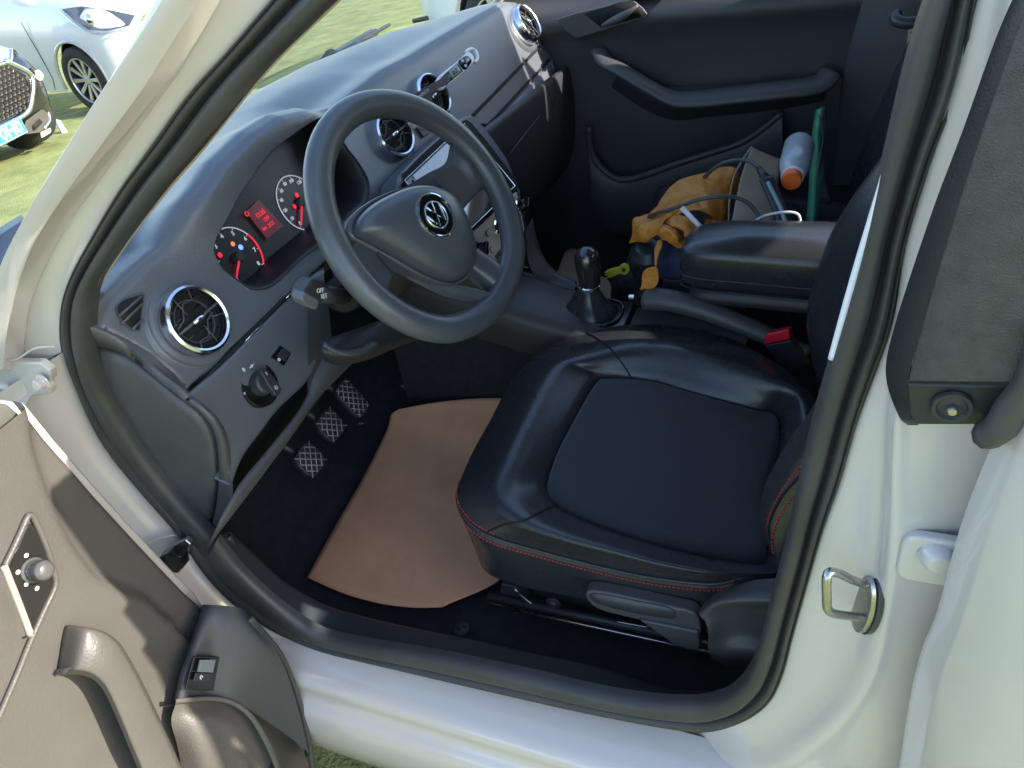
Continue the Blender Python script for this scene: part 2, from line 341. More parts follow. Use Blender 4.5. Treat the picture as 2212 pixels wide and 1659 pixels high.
tube('pillar_edge_strip', VR([(1912, 378), (1884, 470), (1852, 575), (1822, 680), (1796, 775)], -.004), .0028, mat('white_edge', (.7, .72, .78), .3), CAR, n=40, seg=8)
seam_m = mat('sealer', (.50, .47, .43), .5)
tube('body_seam', [Q(x, y, Y=yy) for x, y, yy in [(0, 772, -.0365), (14, 778, -.0365), (40, 774, -.036), (76, 752, -.034), (120, 748, -.020)]], .0016, seam_m, CAR, n=30, seg=6)
tube('body_seam', [Q(x, y, Y=yy) for x, y, yy in [(305, 1175, -.028), (330, 1168, -.024), (362, 1158, -.018), (384, 1156, -.008)]], .0014, seam_m, CAR, n=20, seg=6)
# ---- cabin enclosure
def cslab(name, pts, m, t=.02, **k): return mk(name, pts, [tuple(range(len(pts)))], m, CAR, smooth=False, solid=t, **k)
lin = mat('headliner', (.35, .34, .32), .9)
floor = loft('floor_carpet', [[V3((x, y, z)) for y in (.0, .10, .2, .45, .62, .8, 1.0, 1.3, 1.46)] for x, z in ((-.45, .12), (-.28, -.04), (-.12, -.115), (.1, -.14), (.5, -.15), (.9, -.15), (1.3, -.14), (2.0, -.1))], carpet, CAR, pu=4, pv=3)
wbase = [(-.15, .045, .612), (-.19, .10, .622), (-.23, .2, .635), (-.28, .35, .648), (-.32, .55, .658), (-.335, .75, .664), (-.32, .95, .664), (-.28, 1.15, .66), (-.2, 1.35, .645), (-.12, 1.45, .62)]
wmid = [(.06, .08, .80), (.035, .12, .815), (.01, .2, .83), (-.02, .35, .845), (-.05, .55, .855), (-.06, .75, .86), (-.05, .95, .855), (-.02, 1.15, .845), (.03, 1.33, .825), (.07, 1.42, .80)]
wtop = [(.42, .12, 1.00), (.40, .17, 1.02), (.38, .24, 1.04), (.36, .38, 1.06), (.35, .56, 1.07), (.345, .75, 1.075), (.35, .94, 1.07), (.36, 1.12, 1.06), (.38, 1.28, 1.04), (.42, 1.38, 1.00)]
gm = bpy.data.materials.new('windscreen_glass'); gm.use_nodes = True; t = gm.node_tree; t.nodes.clear()
tr = t.nodes.new('ShaderNodeBsdfTransparent'); tr.inputs[0].default_value = (.95, .98, .97, 1); gl = t.nodes.new('ShaderNodeBsdfGlossy'); gl.inputs['Roughness'].default_value = .02
lw = t.nodes.new('ShaderNodeLayerWeight'); lw.inputs[0].default_value = .5
pw = t.nodes.new('ShaderNodeMath'); pw.operation = 'POWER'; pw.inputs[1].default_value = 4.5; t.links.new(lw.outputs['Facing'], pw.inputs[0])
fr = t.nodes.new('ShaderNodeMath'); fr.operation = 'MULTIPLY_ADD'; fr.inputs[1].default_value = .85; fr.inputs[2].default_value = .05; t.links.new(pw.outputs[0], fr.inputs[0]); mx = t.nodes.new('ShaderNodeMixShader'); ou = t.nodes.new('ShaderNodeOutputMaterial')
t.links.new(fr.outputs[0], mx.inputs[0]); t.links.new(tr.outputs[0], mx.inputs[1]); t.links.new(gl.outputs[0], mx.inputs[2]); t.links.new(mx.outputs[0], ou.inputs[0])
loft('windscreen', [[V3(p) for p in wbase], [V3(p) for p in wmid], [V3(p) for p in wtop]], gm, CAR, pu=8, pv=3)
loft('roof', [[V3(p) for p in wtop], [V3((1.0, y, z)) for y, z in ((.14, 1.02), (.16, 1.05), (.24, 1.08), (.38, 1.095), (.56, 1.105), (.75, 1.11), (.94, 1.105), (1.12, 1.095), (1.28, 1.08), (1.36, 1.02))], [V3((2.0, y, z)) for y, z in ((.16, .96), (.18, .99), (.24, 1.02), (.38, 1.035), (.56, 1.045), (.75, 1.05), (.94, 1.045), (1.12, 1.035), (1.28, 1.02), (1.34, .96))]], paint, CAR, pu=4, pv=2, solid=.02)
cslab('rear_side', [(.86, .0, .62), (.86, .12, 1.03), (2.0, .15, .98), (2.2, .0, .6)], gloss, .01)
cslab('rear_side_panel', [(.95, .02, -.2), (.88, .02, .62), (2.2, .02, .62), (2.2, .02, -.2)], plasd, .02)
cslab('rear_side', [(.95, 1.50, .62), (.98, 1.38, 1.03), (2.0, 1.35, .98), (2.2, 1.5, .6)], gloss, .01)
cslab('rear_side_panel', [(.95, 1.50, -.2), (.95, 1.50, .62), (2.2, 1.50, .62), (2.2, 1.50, -.2)], plasd, .02)
strip('roof_rail', [[V3(p) for p in L] for L in ([(.44, .035, .985), (.85, .03, .995), (1.4, .03, .985), (2.0, .06, .94)], [(.43, .075, 1.01), (.85, .08, 1.035), (1.4, .08, 1.03), (2.0, .11, .975)], [(.40, .15, 1.015), (.85, .15, 1.035), (1.4, .15, 1.03), (2.0, .17, .98)])], paint, CAR, per=4, solid=.015)
cslab('kick_panel', [(-.48, 1.46, -.2), (-.48, 1.46, .50), (.0, 1.46, .56), (.0, 1.46, -.2)], plasd)
cslab('rear_window', [(2.0, .15, .98), (2.0, 1.35, .98), (2.45, 1.4, .64), (2.45, .1, .64)], gloss, .01)
cslab('rear_bulkhead', [(2.1, 0, -.2), (2.1, 0, .62), (2.1, 1.5, .62), (2.1, 1.5, -.2)], plasd)
cslab('rear_shelf', [(2.1, 0, .62), (2.1, 1.5, .62), (2.6, 1.4, .62), (2.6, .1, .62)], plasd)
cslab('firewall', [(-.47, 0, -.2), (-.47, 0, .6), (-.47, 1.5, .6), (-.47, 1.5, -.2)], plasd)
# bonnet beyond the windscreen
loft('bonnet', [[V3((x, y, z+.02*math.sin(math.pi*(y+.1)/1.7))) for y in (-.1, .1, .3, .55, .75, .95, 1.2, 1.4, 1.6)] for x, z in ((-.42, .50), (-.52, .515), (-.75, .47), (-1.1, .37), (-1.35, .22), (-1.42, 0))], paint, CAR, pu=4, pv=3)
loft('cowl_panel', [[V3((p[0]+.0, p[1], p[2]-.012)) for p in wbase[1:-1]], [V3((p[0]-.07, p[1], p[2]-.085)) for p in wbase[1:-1]], [V3((p[0]-.15, p[1], p[2]-.12)) for p in wbase[1:-1]]], plasd, CAR, pu=3, pv=3)
wb = Q(740, 112, X=-.36); wa = Q(690, 138, X=-.36)
tube('wiper_arm', [wa+V3((-.02, -.12, 0)), wa, lerp(wa, wb, .5)+V3((0, 0, .012)), wb, wb+V3((-.03, .3, -.01))], lambda t: .009 if .2 < t < .62 else .005, plasd, CAR, n=30, seg=8)

# ================================================================ PASSENGER SIDE
PY = 1.44
pd_rows = []
for z, off in ((.70, .02), (.655, .0), (.63, -.035), (.60, -.045), (.56, -.03), (.50, -.022), (.42, -.02), (.34, -.02), (.22, -.015), (.10, -.01), (-.02, 0), (-.2, 0)):
    pd_rows.append([V3((x, PY+off, z-.05*(.4-x)*.3)) for x in (-.07, .06, .2, .4, .6, .8, .90)])
doorint = mat('door_interior', (.044, .046, .052), .45, bump=.6, scale=380, bd=.0006, var=.1)
pdr = loft('passenger_door_panel', pd_rows, doorint, CAR, pu=4, pv=2)
PP = lambda x, y, off=0: Q(x, y, Y=PY-.03-off)
r3 = lambda x, y: (1152+x*.3125, y*.3125)
# handle bezel
bz = [r3(*q) for q in [(160, 130), (300, 85), (500, 38), (700, 2), (760, 50), (792, 92), (775, 118), (620, 170), (300, 266), (230, 210)]]
hbz = prism('handle_bezel', [PP(x, y, .02) for x, y in bz], (0, -.006, 0), plas, pdr, bevel=.003)
prism('handle_recess', [PP(*r3(*q), .0275) for q in [(350, 95), (600, 15), (690, 8), (775, 85), (740, 120), (470, 192)]], (0, -.001, 0), blk, pdr, bevel=0)
tube('door_lever', [PP(*r3(x, y), .034+z) for x, y, z in [(475, 178, 0), (600, 120, .006), (680, 70, .008), (720, 40, .0)]], lambda t: .004+.006*math.sin(math.pi*min(1, t*1.1)), plas, pdr, n=24, seg=10)
# pull strap and armrest
st = [PP(*r3(*q), o) for q, o in [((450, 345), .005), ((490, 420), .03), ((600, 480), .045), ((800, 600), .06), ((960, 680), .068), ((1100, 690), .068), ((1400, 660), .066), ((1700, 625), .064), ((1960, 590), .05), ((2060, 500), .02)]]
tube('door_armrest', st, lambda t: .021+.006*sm(t, .3, .5), plas, pdr, n=80, seg=16, flat=.5)
loft('armrest_shelf', [[PP(*r3(*q), o) for q in L] for L, o in (([(620, 450), (800, 560), (960, 600), (1200, 590), (1500, 570), (1800, 540), (1960, 510)], .0), ([(600, 480), (800, 600), (980, 650), (1200, 640), (1500, 615), (1800, 580), (1980, 540)], .03), ([(590, 520), (780, 640), (960, 710), (1200, 700), (1500, 670), (1800, 635), (1990, 590)], .06), ([(560, 560), (760, 690), (960, 770), (1200, 760), (1500, 730), (1800, 690), (2000, 640)], .04), ([(540, 600), (740, 740), (960, 830), (1200, 810), (1500, 780), (1800, 740), (2000, 700)], .0))], doorint, pdr, pu=4, pv=3)
# map pocket lip
lipp = [r3(*q) for q in [(385, 880), (395, 1010), (440, 1120), (530, 1210), (620, 1242), (760, 1215), (1000, 1130), (1250, 1050), (1450, 980), (1600, 880), (1720, 780)]]
tube('pocket_lip', [PP(x, y, .035) for x, y in lipp], .009, doorint, pdr, n=70, seg=12)
pk = [r3(*q) for q in [(385, 880), (395, 1010), (440, 1120), (530, 1210), (620, 1242), (760, 1215), (1000, 1130), (1250, 1050), (1450, 980), (1600, 880), (1720, 780)]]
strip('door_pocket', [[PP(x, y, .035) for x, y in pk], [PP(x, y+25, .05) for x, y in pk], [Q(x, y+120, Y=PY-.06) for x, y in pk]], doorint, pdr, per=4)
# passenger B-pillar
strip('pillar_trim', [[Q(x, y, Y=1.45) for x, y in ((1864, -40), (1840, 60), (1815, 160), (1805, 250), (1795, 400))], [Q(x, y, Y=1.38) for x, y in ((1876, -40), (1852, 60), (1828, 160), (1818, 250), (1806, 400))], [Q(x, y, Y=1.385) for x, y in ((2080, -40), (2050, 60), (2030, 160), (2010, 250), (1980, 400))]], doorint, CAR, per=4)
bk = prism('belt_tongue', [Q(*q, Y=1.30) for q in [(1962, 58), (1990, 58), (1986, 100), (1957, 100)]], (0, .006, 0), steel, CAR, bevel=.002)
prism('tongue_slot', [Q(*q, Y=1.299) for q in [(1968, 69), (1982, 69), (1979, 94), (1965, 94)]], (0, -.0015, 0), blk, bk, bevel=0)
tube('belt_guide', [Q(1935, 30, Y=1.32), Q(1937, 44, Y=1.30), Q(1960, 50, Y=1.29), Q(2000, 44, Y=1.29)], .012, plasd, CAR, n=16, seg=10)
# right A-pillar trim, quarter glass surround, mirror
atr = strip('pillar_trim', [[Q(x, y, Y=1.44) for x, y in ((1047, 36), (1060, 10), (1085, -40), (1130, -120))], [Q(x, y, Y=1.40) for x, y in ((1060, 36), (1072, 10), (1100, -40), (1140, -120))], [Q(x, y, Y=1.45) for x, y in ((1070, 36), (1082, 10), (1110, -40), (1150, -120))]], mat('beige_trim', (.5, .43, .33), .6), CAR, per=4, solid=.004)
prism('side_mirror', [Q(*q, Y=1.62) for q in [(1078, 26), (1086, -10), (1160, -12), (1170, 20), (1150, 32), (1100, 30)]], (-.06, .1, 0), mat('mirror_shell', (.03, .025, .022), .4), CAR, bevel=.01)
loft('belt_ledge', [[Q(x, y, Y=yy) for x, y, yy in L] for L in ([(1130, 24, 1.47), (1190, 8, 1.47), (1260, -8, 1.47), (1360, -30, 1.47), (1500, -60, 1.47)], [(1132, 45, 1.42), (1195, 30, 1.42), (1270, 12, 1.42), (1365, -12, 1.42), (1500, -45, 1.42)], [(1160, 62, 1.40), (1200, 42, 1.40), (1270, 24, 1.40), (1366, 0, 1.40), (1500, -30, 1.40)])], doorint, pdr, pu=4, pv=4)
tube('dash_end_gap', [Q(*q, Y=1.43) for q in [(1148, 50), (1178, 85), (1192, 102), (1206, 122), (1211, 140)]], lambda t: .008*(1-abs(2*t-1))**.5+.001, mat('cream_trim', (.62, .52, .38), .6), CAR, n=20, seg=8, flat=.4)

# ================================================================ DASHBOARD
X0T = [(0, -.005), (.1, 0), (.7, .03), (1.0, .055), (1.36, .098), (1.5, .105)]
def hood(y): return sm(y, .13, .26)*(1-sm(y, .50, .62))
def facex(y, z):                 # dash face: reclined about 24 degrees, pushed out under the instrument hood
    x = interp(y, X0T)-.020+.44*(.54-z)
    if z > .54: x += hood(y)*.36*(z-.54)
    return x
def gface(off=0): return lambda p: p.x-facex(p.y, p.z)-off
def F(x, y, off=0): return QG(x, y, gface(off))
z2 = lambda x, y: (449.3+x*.17357, 345.6+y*.17357)
r6 = lambda x, y: (403.2+.3472*x, 230.4+.3472*y)
r5 = lambda x, y: (173+.3125*x, 518.4+.3125*y)
r2 = lambda x, y: (518.4+.3125*x, .3125*y)
openV = [(462, 545), (463, 527), (471, 505), (490, 473), (515, 425), (542, 386), (570, 347), (597, 317), (640, 285), (681, 258), (705, 252), (722, 262), (735, 290), (750, 318), (775, 350), (795, 385), (799, 410), (793, 435), (775, 452), (740, 490), (700, 523), (650, 563), (612, 600), (590, 618), (565, 627), (540, 625), (510, 605), (480, 580)]
OPEN = CR([F(x, y, .0) for x, y in openV], 140, True)
ytop = sorted([(p.y, p.z) for p in OPEN if p.z > .6])
def optop(y):
    return interp(y, ytop)
# pad section per lateral station
CREASE = [(0, .478), (.05, .482), (.36, .49), (.60, .495), (.66, .49), (.80, .50), (.88, .492), (.95, .478), (1.02, .474), (1.15, .488), (1.26, .499), (1.45, .514)]
TOPZ = [(0, .60), (.04, .618), (.1, .628), (.16, .634), (.22, .668), (.30, .698), (.38, .712), (.45, .714), (.52, .70), (.58, .675), (.64, .662), (.72, .668), (.82, .675), (.92, .672), (1.05, .674), (1.2, .676), (1.34, .676), (1.40, .66), (1.44, .63)]
BASE = [(-.02, -.10, .575), (.03, -.13, .603), (.18, -.22, .628), (.35, -.28, .64), (.55, -.32, .65), (.75, -.335, .656), (.95, -.32, .656), (1.15, -.28, .652), (1.35, -.2, .637), (1.44, -.16, .60)]
sty = [0, .02, .05, .08, .11, .14, .17, .2, .225, .25, .275, .3, .325, .35, .375, .4, .425, .45, .475, .5, .525, .55, .575, .6, .64, .68, .72, .76, .8, .85, .9, .95, 1.0, 1.08, 1.16, 1.24, 1.3, 1.34, 1.38, 1.41, 1.435, 1.445]
def section(y):
    bx = interp(y, [(a, b) for a, b, c in BASE]); bz = interp(y, [(a, c) for a, b, c in BASE])
    zt = interp(y, TOPZ); zc = interp(y, CREASE); h = hood(y)
    P = [V3((bx, y, bz)), V3((bx*.75+(-.12)*.25, y, bz+.010)), V3((bx*.45-.06, y, bz+.016+h*.006))]
    xf = facex(y, zt-.012)
    back = lerp(.055, .075, h)
    P += [V3((xf-back-.03, y, zt-.006-h*.016)), V3((xf-back*.62, y, zt-.0005)), V3((xf-back*.3, y, zt))]
    P += [V3((facex(y, zt-.006)-.008, y, zt-.004)), V3((facex(y, zt-.014), y, zt-.014))]
    for t in (.2, .4, .6, .8, 1.0):
        z = lerp(zt-.014, zc, t); P.append(V3((facex(y, z), y, z)))
    P.append(V3((facex(y, zc)-.004, y, zc-.006))); P.append(V3((facex(y, zc)-.03, y, zc-.008)))
    return P
def pnp(py, pz, poly):
    c = False; n = len(poly); j = n-1
    for i in range(n):
        a, b = poly[i], poly[j]
        if (a[1] > pz) != (b[1] > pz) and py < (b[0]-a[0])*(pz-a[1])/(b[1]-a[1])+a[0]: c = not c
        j = i
    return c
yy = []
for a, b in zip(sty, sty[1:]):
    k = max(1, int(round((b-a)/.006))) if b < .62 else max(1, int(round((b-a)/.014)))
    yy += [a+(b-a)*i/k for i in range(k)]
yy.append(sty[-1])
cols = []
for y in yy:
    s = CRu(section(y), 6); cols.append(s)
nv = len(cols[0]); opoly = [(p.y, p.z) for p in OPEN]
vs = [p for c in cols for p in c]; inside = [False]*len(vs)
endl = sorted([(p.z, p.y) for p in [F(x, y) for x, y in [(196, 700), (250, 722), (300, 748), (330, 768), (372, 805), (405, 843), (416, 852)]]])
for i_, p in enumerate(vs):
    if i_ % nv >= 36 and p.z < .61:
        ye = interp(p.z, endl)
        if p.y < ye: p.y = ye; p.x = facex(ye, p.z)-.001
for i, p in enumerate(vs):
    j = i % nv
    if j >= 7*6-3 and pnp(p.y, p.z, opoly): inside[i] = True
Fs = []; touched = set()
for q in gridf(len(cols), nv):
    k = sum(inside[i] for i in q)
    if k == 0: Fs.append(q)
    elif k == 4: pass
    else:
        touched |= {i for i in q if inside[i]}; Fs.append(q)
for i in touched:
    p = vs[i]; vs[i] = min(OPEN, key=lambda o: (o-p).length_squared).copy()
# end caps
DB = mk('dashboard_pad', vs, Fs, dash, CAR)
# binnacle throat and instrument plate
NF = V3((.93, 0, .37)).normalized()
DP0 = V3((-.085, .35, .585))
def DPt(x, y, off=0): return QP(x, y, DP0+NF*off, NF)
cen = sum(OPEN, V3((0, 0, 0)))/len(OPEN)
lipo = [p+V3((.0015, 0, 0)) for p in OPEN]
deep = [lerp(p, cen, .03)+V3((-.075, 0, .0)) for p in OPEN]
IC = strip('instrument_cluster', [OPEN+[OPEN[0]], [lerp(p, cen, .03)+V3((-.008, 0, 0)) for p in OPEN+[OPEN[0]]], deep+[deep[0]]], mat('binnacle', (.012, .012, .013), .5, bump=.2), CAR, per=1, solid=.002, off=0)
dlp = [V3((DP0.x-(p.z-DP0.z)*NF.z/NF.x, p.y, p.z)) for p in [lerp(q, cen, -.04) for q in OPEN]]
mk('dial_plate', dlp+[sum(dlp, V3((0, 0, 0)))/len(dlp)], [(i, (i+1) % len(dlp), len(dlp)) for i in range(len(dlp))], mat('dial_black', (.02, .02, .023), .4, var=.1), IC, smooth=False)
# readable left-to-right for the driver: text x axis = +Y, y axis = up in plate
TU = NF.cross(YO).normalized(); TU = TU if TU.z > 0 else -TU
dimark = mat('dial_print', (.5, .52, .54), .5, emit=(.6, .65, .7), es=.12)
def gauge(cx, cy, ex, ey, nums, a0, a1, redzone=None, needle=None, nl=1):
    c = DPt(cx, cy, .0015); r = (DPt(ex, ey, .0015)-c).length
    g = prism('gauge_face', [c+YO*math.cos(t*.1571)*(r*.99)+TU*math.sin(t*.1571)*(r*.99)-NF*.001 for t in range(40)], NF*.001, mat('gauge_black', (.012, .012, .014), .35), IC, bevel=0, smooth=False)
    tube('gauge_ring', ringpts(c, YO, TU, r, 60), .0011, dimark, IC, seg=6)
    for i, s in enumerate(nums):
        a = R(a0+(a1-a0)*i/(len(nums)-1)); p = c+(YO*math.cos(a)+TU*math.sin(a))*r*.80
        txt('numeral', s, p, YO, TU, r*(.20 if len(s) < 2 else .17), dimark, IC, bold=.0003)
        q0, q1 = c+(YO*math.cos(a)+TU*math.sin(a))*r*.97, c+(YO*math.cos(a)+TU*math.sin(a))*r*.90
        tube('tick', [q0, q1], .0006, dimark, IC, seg=4)
    if redzone: tube('red_zone', ringpts(c+NF*.001, YO, TU, r*.985, 20, *redzone), .0017, glowr, IC, seg=6)
    if needle is not None:
        a = R(needle); d = YO*math.cos(a)+TU*math.sin(a)
        tube('needle', [c+NF*.006+d*r*.18, c+NF*.006+d*r*nl], lambda t: .0022-.0008*t, glowr, IC, seg=6)
    lathe('needle_hub', [(0, .009), (r*.15, .009), (r*.19, .006), (r*.2, 0)], c, NF, plasd, IC, seg=24)
    return c, r
gc, gr = gauge(513, 556, 569, 568, ['0', '1', '2', '3', '4', '5', '6', '7', '8'], 225, -45, (22, -42), 215, .85)
gc2, gr2 = gauge(647, 438, 597, 418, ['0', '10', '20', '40', '60', '80', '100', '120', '140', '160', '180', '200'], 225, -60, None, 222, .93)
for (x, y, m, s) in ((475, 551, glowr, .0045), (503, 527, mat('amber_lamp', (.3, .08, .02), .5, emit=(.9, .25, .08), es=.3), .004), (520, 534, mat('blue_lamp', (.02, .05, .4), .5, emit=(.1, .2, 1), es=.8), .0045), (641, 422, glowr, .005), (636, 446, glowr, .0045)):
    p = DPt(x, y, .003); lathe('warning_lamp', [(0, .0006), (s*.55, .0006), (s, .0004), (s, 0)], p, NF, m, IC, seg=10)
scr = [DPt(x, y, .004) for x, y in ((531, 458), (558, 431), (611, 488), (576, 517))]
prism('trip_display', scr, NF*.001, mat('lcd_red', (.05, .008, .012), .35, emit=(.28, .02, .04), es=.06), IC, bevel=0, smooth=False)
sc_ = sum(scr, V3((0, 0, 0)))/4+NF*.0015; sh = (scr[3]-scr[0]); sw = (scr[1]-scr[0])
ux = V3((0, 1, 0)); 
for s, du, dv, sz in (('12:35', .0, .010, .011), ('199', .004, -.002, .010), ('km', -.012, -.012, .008), ('21.5', .006, -.013, .009)):
    txt('display_digits', s, sc_+YO*du+TU*dv, YO, TU, sz, glowr, IC, bold=.0003)
lathe('lamp_symbol', [(.0025, .001), (.0045, .001), (.0045, 0)], DPt(533, 462, .006), NF, glowr, IC, seg=12)
prism('trip_button_bar', [DPt(x, y, .006) for x, y in ((640, 541), (655, 552), (705, 505), (690, 495))], NF*.004, mat('btn', (.03, .035, .038), .3), IC, bevel=.001)
txt('button_print', '0.0/SET', DPt(658, 531, .011), YO, TU, .008, dimark, IC)
# clear cover over the dials
# ---- vents
def vent(cx, cy, R0, nx=None, face=0.0, rot=0):
    n = V3(nx or (.91, .0, .41)).normalized(); c = F(cx, cy, .020)
    e1 = (YO-n*YO.dot(n)).normalized(); e2 = n.cross(e1).normalized(); e2 = e2 if e2.z > 0 else -e2
    V = lathe('air_vent', [(R0*.84, -.028), (R0*.84, .0), (R0*.85, .0035), (R0*.91, .0055), (R0*.98, .003), (R0*1.01, -.002), (R0*1.04, -.012), (R0*1.05, -.020), (R0*1.06, -.034)], c, n, mat('vent_chrome', (.72, .75, .80), .16, metal=1), CAR, seg=72)
    lathe('vent_barrel', [(0, -.0125), (R0*.5, -.0125), (R0*.838, -.012), (R0*.842, -.001)], c, n, blk, V, seg=48)
    lathe('vent_seat', [(R0*1.05, -.0225), (R0*1.09, -.023), (R0*1.12, -.026), (R0*1.12, -.034)], c, n, blk, V, seg=60)
    lathe('vane_ring', [(R0*.60, -.012), (R0*.60, -.008), (R0*.63, -.008), (R0*.63, -.012)], c, n, plas, V, seg=40)
    ca, sa = math.cos(R(rot)), math.sin(R(rot)); a1 = e1*ca+e2*sa; a2 = -e1*sa+e2*ca
    tube('vane_bar', [c-n*.004-a1*R0*.83, c-n*.002, c-n*.004+a1*R0*.83], .0022, plas, V, seg=8)
    tube('vent_tab', [c-a1*R0*.20, c+n*.002, c+a1*R0*.24], .0036, chrome, V, seg=10)
    for s in (-1, 1):
        for pth in ([(-.62*s, .12*s), (-.30*s, .20*s), (.0, .55*s), (.36*s, .50*s), (.46*s, .78*s)],):
            tube('vent_vane', [c-n*.006+a1*R0*x+a2*R0*y for x, y in pth], .0014, plas, V, seg=6)
        tube('vent_vane', [c-n*.006+a1*R0*x+a2*R0*y for x, y in [(.1*s, -.25*s), (.12*s, -.8*s)]], .0012, plas, V, seg=6)
        tube('vent_vane', [c-n*.006+a1*R0*x+a2*R0*y for x, y in [(.5*s, -.2*s), (.8*s, -.3*s)]], .0012, plas, V, seg=6)
    for i in range(5):
        tube('vent_slat', [c-n*.0115+a2*R0*(-.55+i*.27)-a1*R0*.7*math.cos((-.55+i*.27)*1.2), c-n*.0115+a2*R0*(-.55+i*.27)+a1*R0*.7*math.cos((-.55+i*.27)*1.2)], .0010, gloss, V, seg=6)
    # eyebrow collar blending the vent into the pad
    lathe('vent_collar', [(R0*1.10, -.028), (R0*1.13, -.0225), (R0*1.25, -.0185), (R0*1.40, -.0235), (R0*1.6, -.045)], c, n, dash, V, seg=60)
    return V
vent(428, 690, .0505, (.915, .016, .403))
vent(854, 288, .0465, (.895, -.157, .418))
vent(938, 206, .0465, (.895, -.12, .418), rot=10)
vent(1142, 47, .0465, (.877, .005, .481), rot=-60)

# triangular side demister
tri = [(250, 672), (262, 648), (295, 636), (310, 632), (311, 642), (306, 680), (303, 712), (298, 716), (272, 703)]
DG = prism('demister_grille', [F(x, y, .004) for x, y in tri], V3((.0015, 0, 0)), plas, CAR, n=40, bevel=.0006)
prism('grille_opening', [lerp(F(x, y, .0055), F(284, 676, .0055), .10) for x, y in tri], V3((.0008, 0, 0)), blk, DG, n=40, bevel=0)
for a, b in (((258, 682), (306, 640)), ((262, 700), (308, 656)), ((285, 712), (308, 690))):
    tube('grille_bar', [F(*a, .008), F(*b, .008)], .0018, plas, DG, seg=8)

# ---- end cap (fuse cover), facing the door
lowx = lambda z: .012+.18*(.5-z)-.53*(math.sqrt((.28-z)**2+.0016)+(.28-z))/2
capT = [(188, 690), (196, 700), (250, 722), (300, 748), (330, 768), (372, 805), (405, 843), (414, 850)]
cap1 = [Q(x, y, Y=.015) for x, y in capT]
capB = [(186, 742), (210, 748), (262, 762), (308, 793), (350, 828), (380, 850), (394, 862), (398, 866)]
seam = [Q(x, y, Y=.013) for x, y in capB]
padend = [F(x, y-2, -.001) for x, y in capT]; cap1 = [F(x, y+3, .0015) for x, y in capT]
strip('dash_end_band', [padend, cap1, [p+V3((0, -.004, 0)) for p in cap1], seam, [p+V3((0, .012, 0)) for p in seam]], plas, CAR, per=6)
fc = [(190, 748), (215, 752), (262, 766), (308, 797), (350, 832), (392, 866), (425, 892), (450, 925), (462, 962), (466, 1020), (462, 1080), (452, 1130), (440, 1168), (400, 1140), (340, 1060), (270, 950), (215, 850), (192, 790)]
FCp = CR([Q(x, y, Y=.020) for x, y in fc], 90, True)
cfc = sum(FCp, V3((0, 0, 0)))/90
N9 = 90; vsf = []; 
for s, dy in ((1.0, .012), (1.0, .001), (.985, -.003), (.9, -.005), (.6, -.008), (.3, -.009)): vsf += [cfc+(p-cfc)*s+V3((0, dy, 0)) for p in FCp]
Ff = gridf(6, N9, False, True); vsf.append(cfc+V3((0, -.0095, 0))); Ff += [(5*N9+i, 5*N9+(i+1) % N9, 6*N9) for i in range(N9)]
mk('fuse_cover', vsf, Ff, plas, CAR)
mk('fuse_cover_gap', [p+V3((0, .006, 0)) for p in [cfc+(q-cfc)*1.04 for q in FCp]], [tuple(range(90))], blk, CAR, smooth=False)
# band around the cover's rear edge, turning into the lower dash face
bandi = [(404, 868), (430, 888), (456, 920), (469, 960), (473, 1020), (469, 1080), (459, 1130), (446, 1172), (440, 1200)]
bando = [(420, 858), (455, 885), (482, 918), (498, 965), (503, 1040), (500, 1090), (486, 1130), (466, 1172), (455, 1200)]
def lowg(off=0): return lambda p: p.x-lowx(p.z)-off-.02*sm(p.y, .5, .7)
def LW(x, y, off=0): return QG(x, y, lowg(off))
e_out = [LW(x, y, .0) for x, y in bando]
strip('dash_end_trim', [VR(bandi, .030), VR(bandi, .016), [lerp(a, b, .6) for a, b in zip(VR(bandi, .014), VR(bando, .020))], e_out], plas, CAR, per=6)

# lower dash: an upper board (switches) above the pocket, the pocket, and the knee bar
up_t = [(405, 856), (470, 800), (540, 730), (610, 655), (668, 600), (700, 580)]
up_b = [(500, 1046), (525, 985), (567, 928), (602, 882), (670, 813), (690, 740)]
rowsL = [[LW(x, y, -.03) for x, y in up_t], [LW(x, y, 0) for x, y in up_t]]
for t in (.33, .66): rowsL.append([lerp(LW(a[0], a[1]), LW(b[0], b[1]), t)+V3((.004, 0, 0)) for a, b in zip(up_t, up_b)])
rowsL.append([LW(x, y, 0) for x, y in up_b]); rowsL.append([LW(x, y, 0)+V3((-.03, 0, .005)) for x, y in up_b])
LD = loft('switch_fascia', rowsL, dash, CAR, pu=5, pv=6)
# extension of board to the column
up_t2 = [(668, 600), (690, 612), (706, 640), (712, 680)]; up_b2 = [(664, 850), (676, 820), (698, 780), (720, 745)]
strip('column_side_panel', [[LW(x, y, -.01) for x, y in up_t2], [LW(x, y, .006) for x, y in up_t2], [LW(x, y, .010) for x, y in [(668, 700), (685, 705), (700, 712), (715, 716)]], [LW(x, y, 0) for x, y in up_b2], [LW(x, y, -.03) for x, y in up_b2]], plas, LD, per=5)
# crease groove with chrome glints: dark joint between pad and board
tube('dash_joint', [F(*q, .001) for q in [(416, 850), (470, 792), (540, 720), (610, 650), (662, 606)]], .0035, blk, DB, seg=8)
tube('joint_glint', [F(*q, .005) for q in [(530, 737), (566, 700)]], .0007, chrome, DB, seg=6)
tube('joint_glint', [F(*q, .005) for q in [(618, 644), (644, 619)]], .0007, chrome, DB, seg=6)
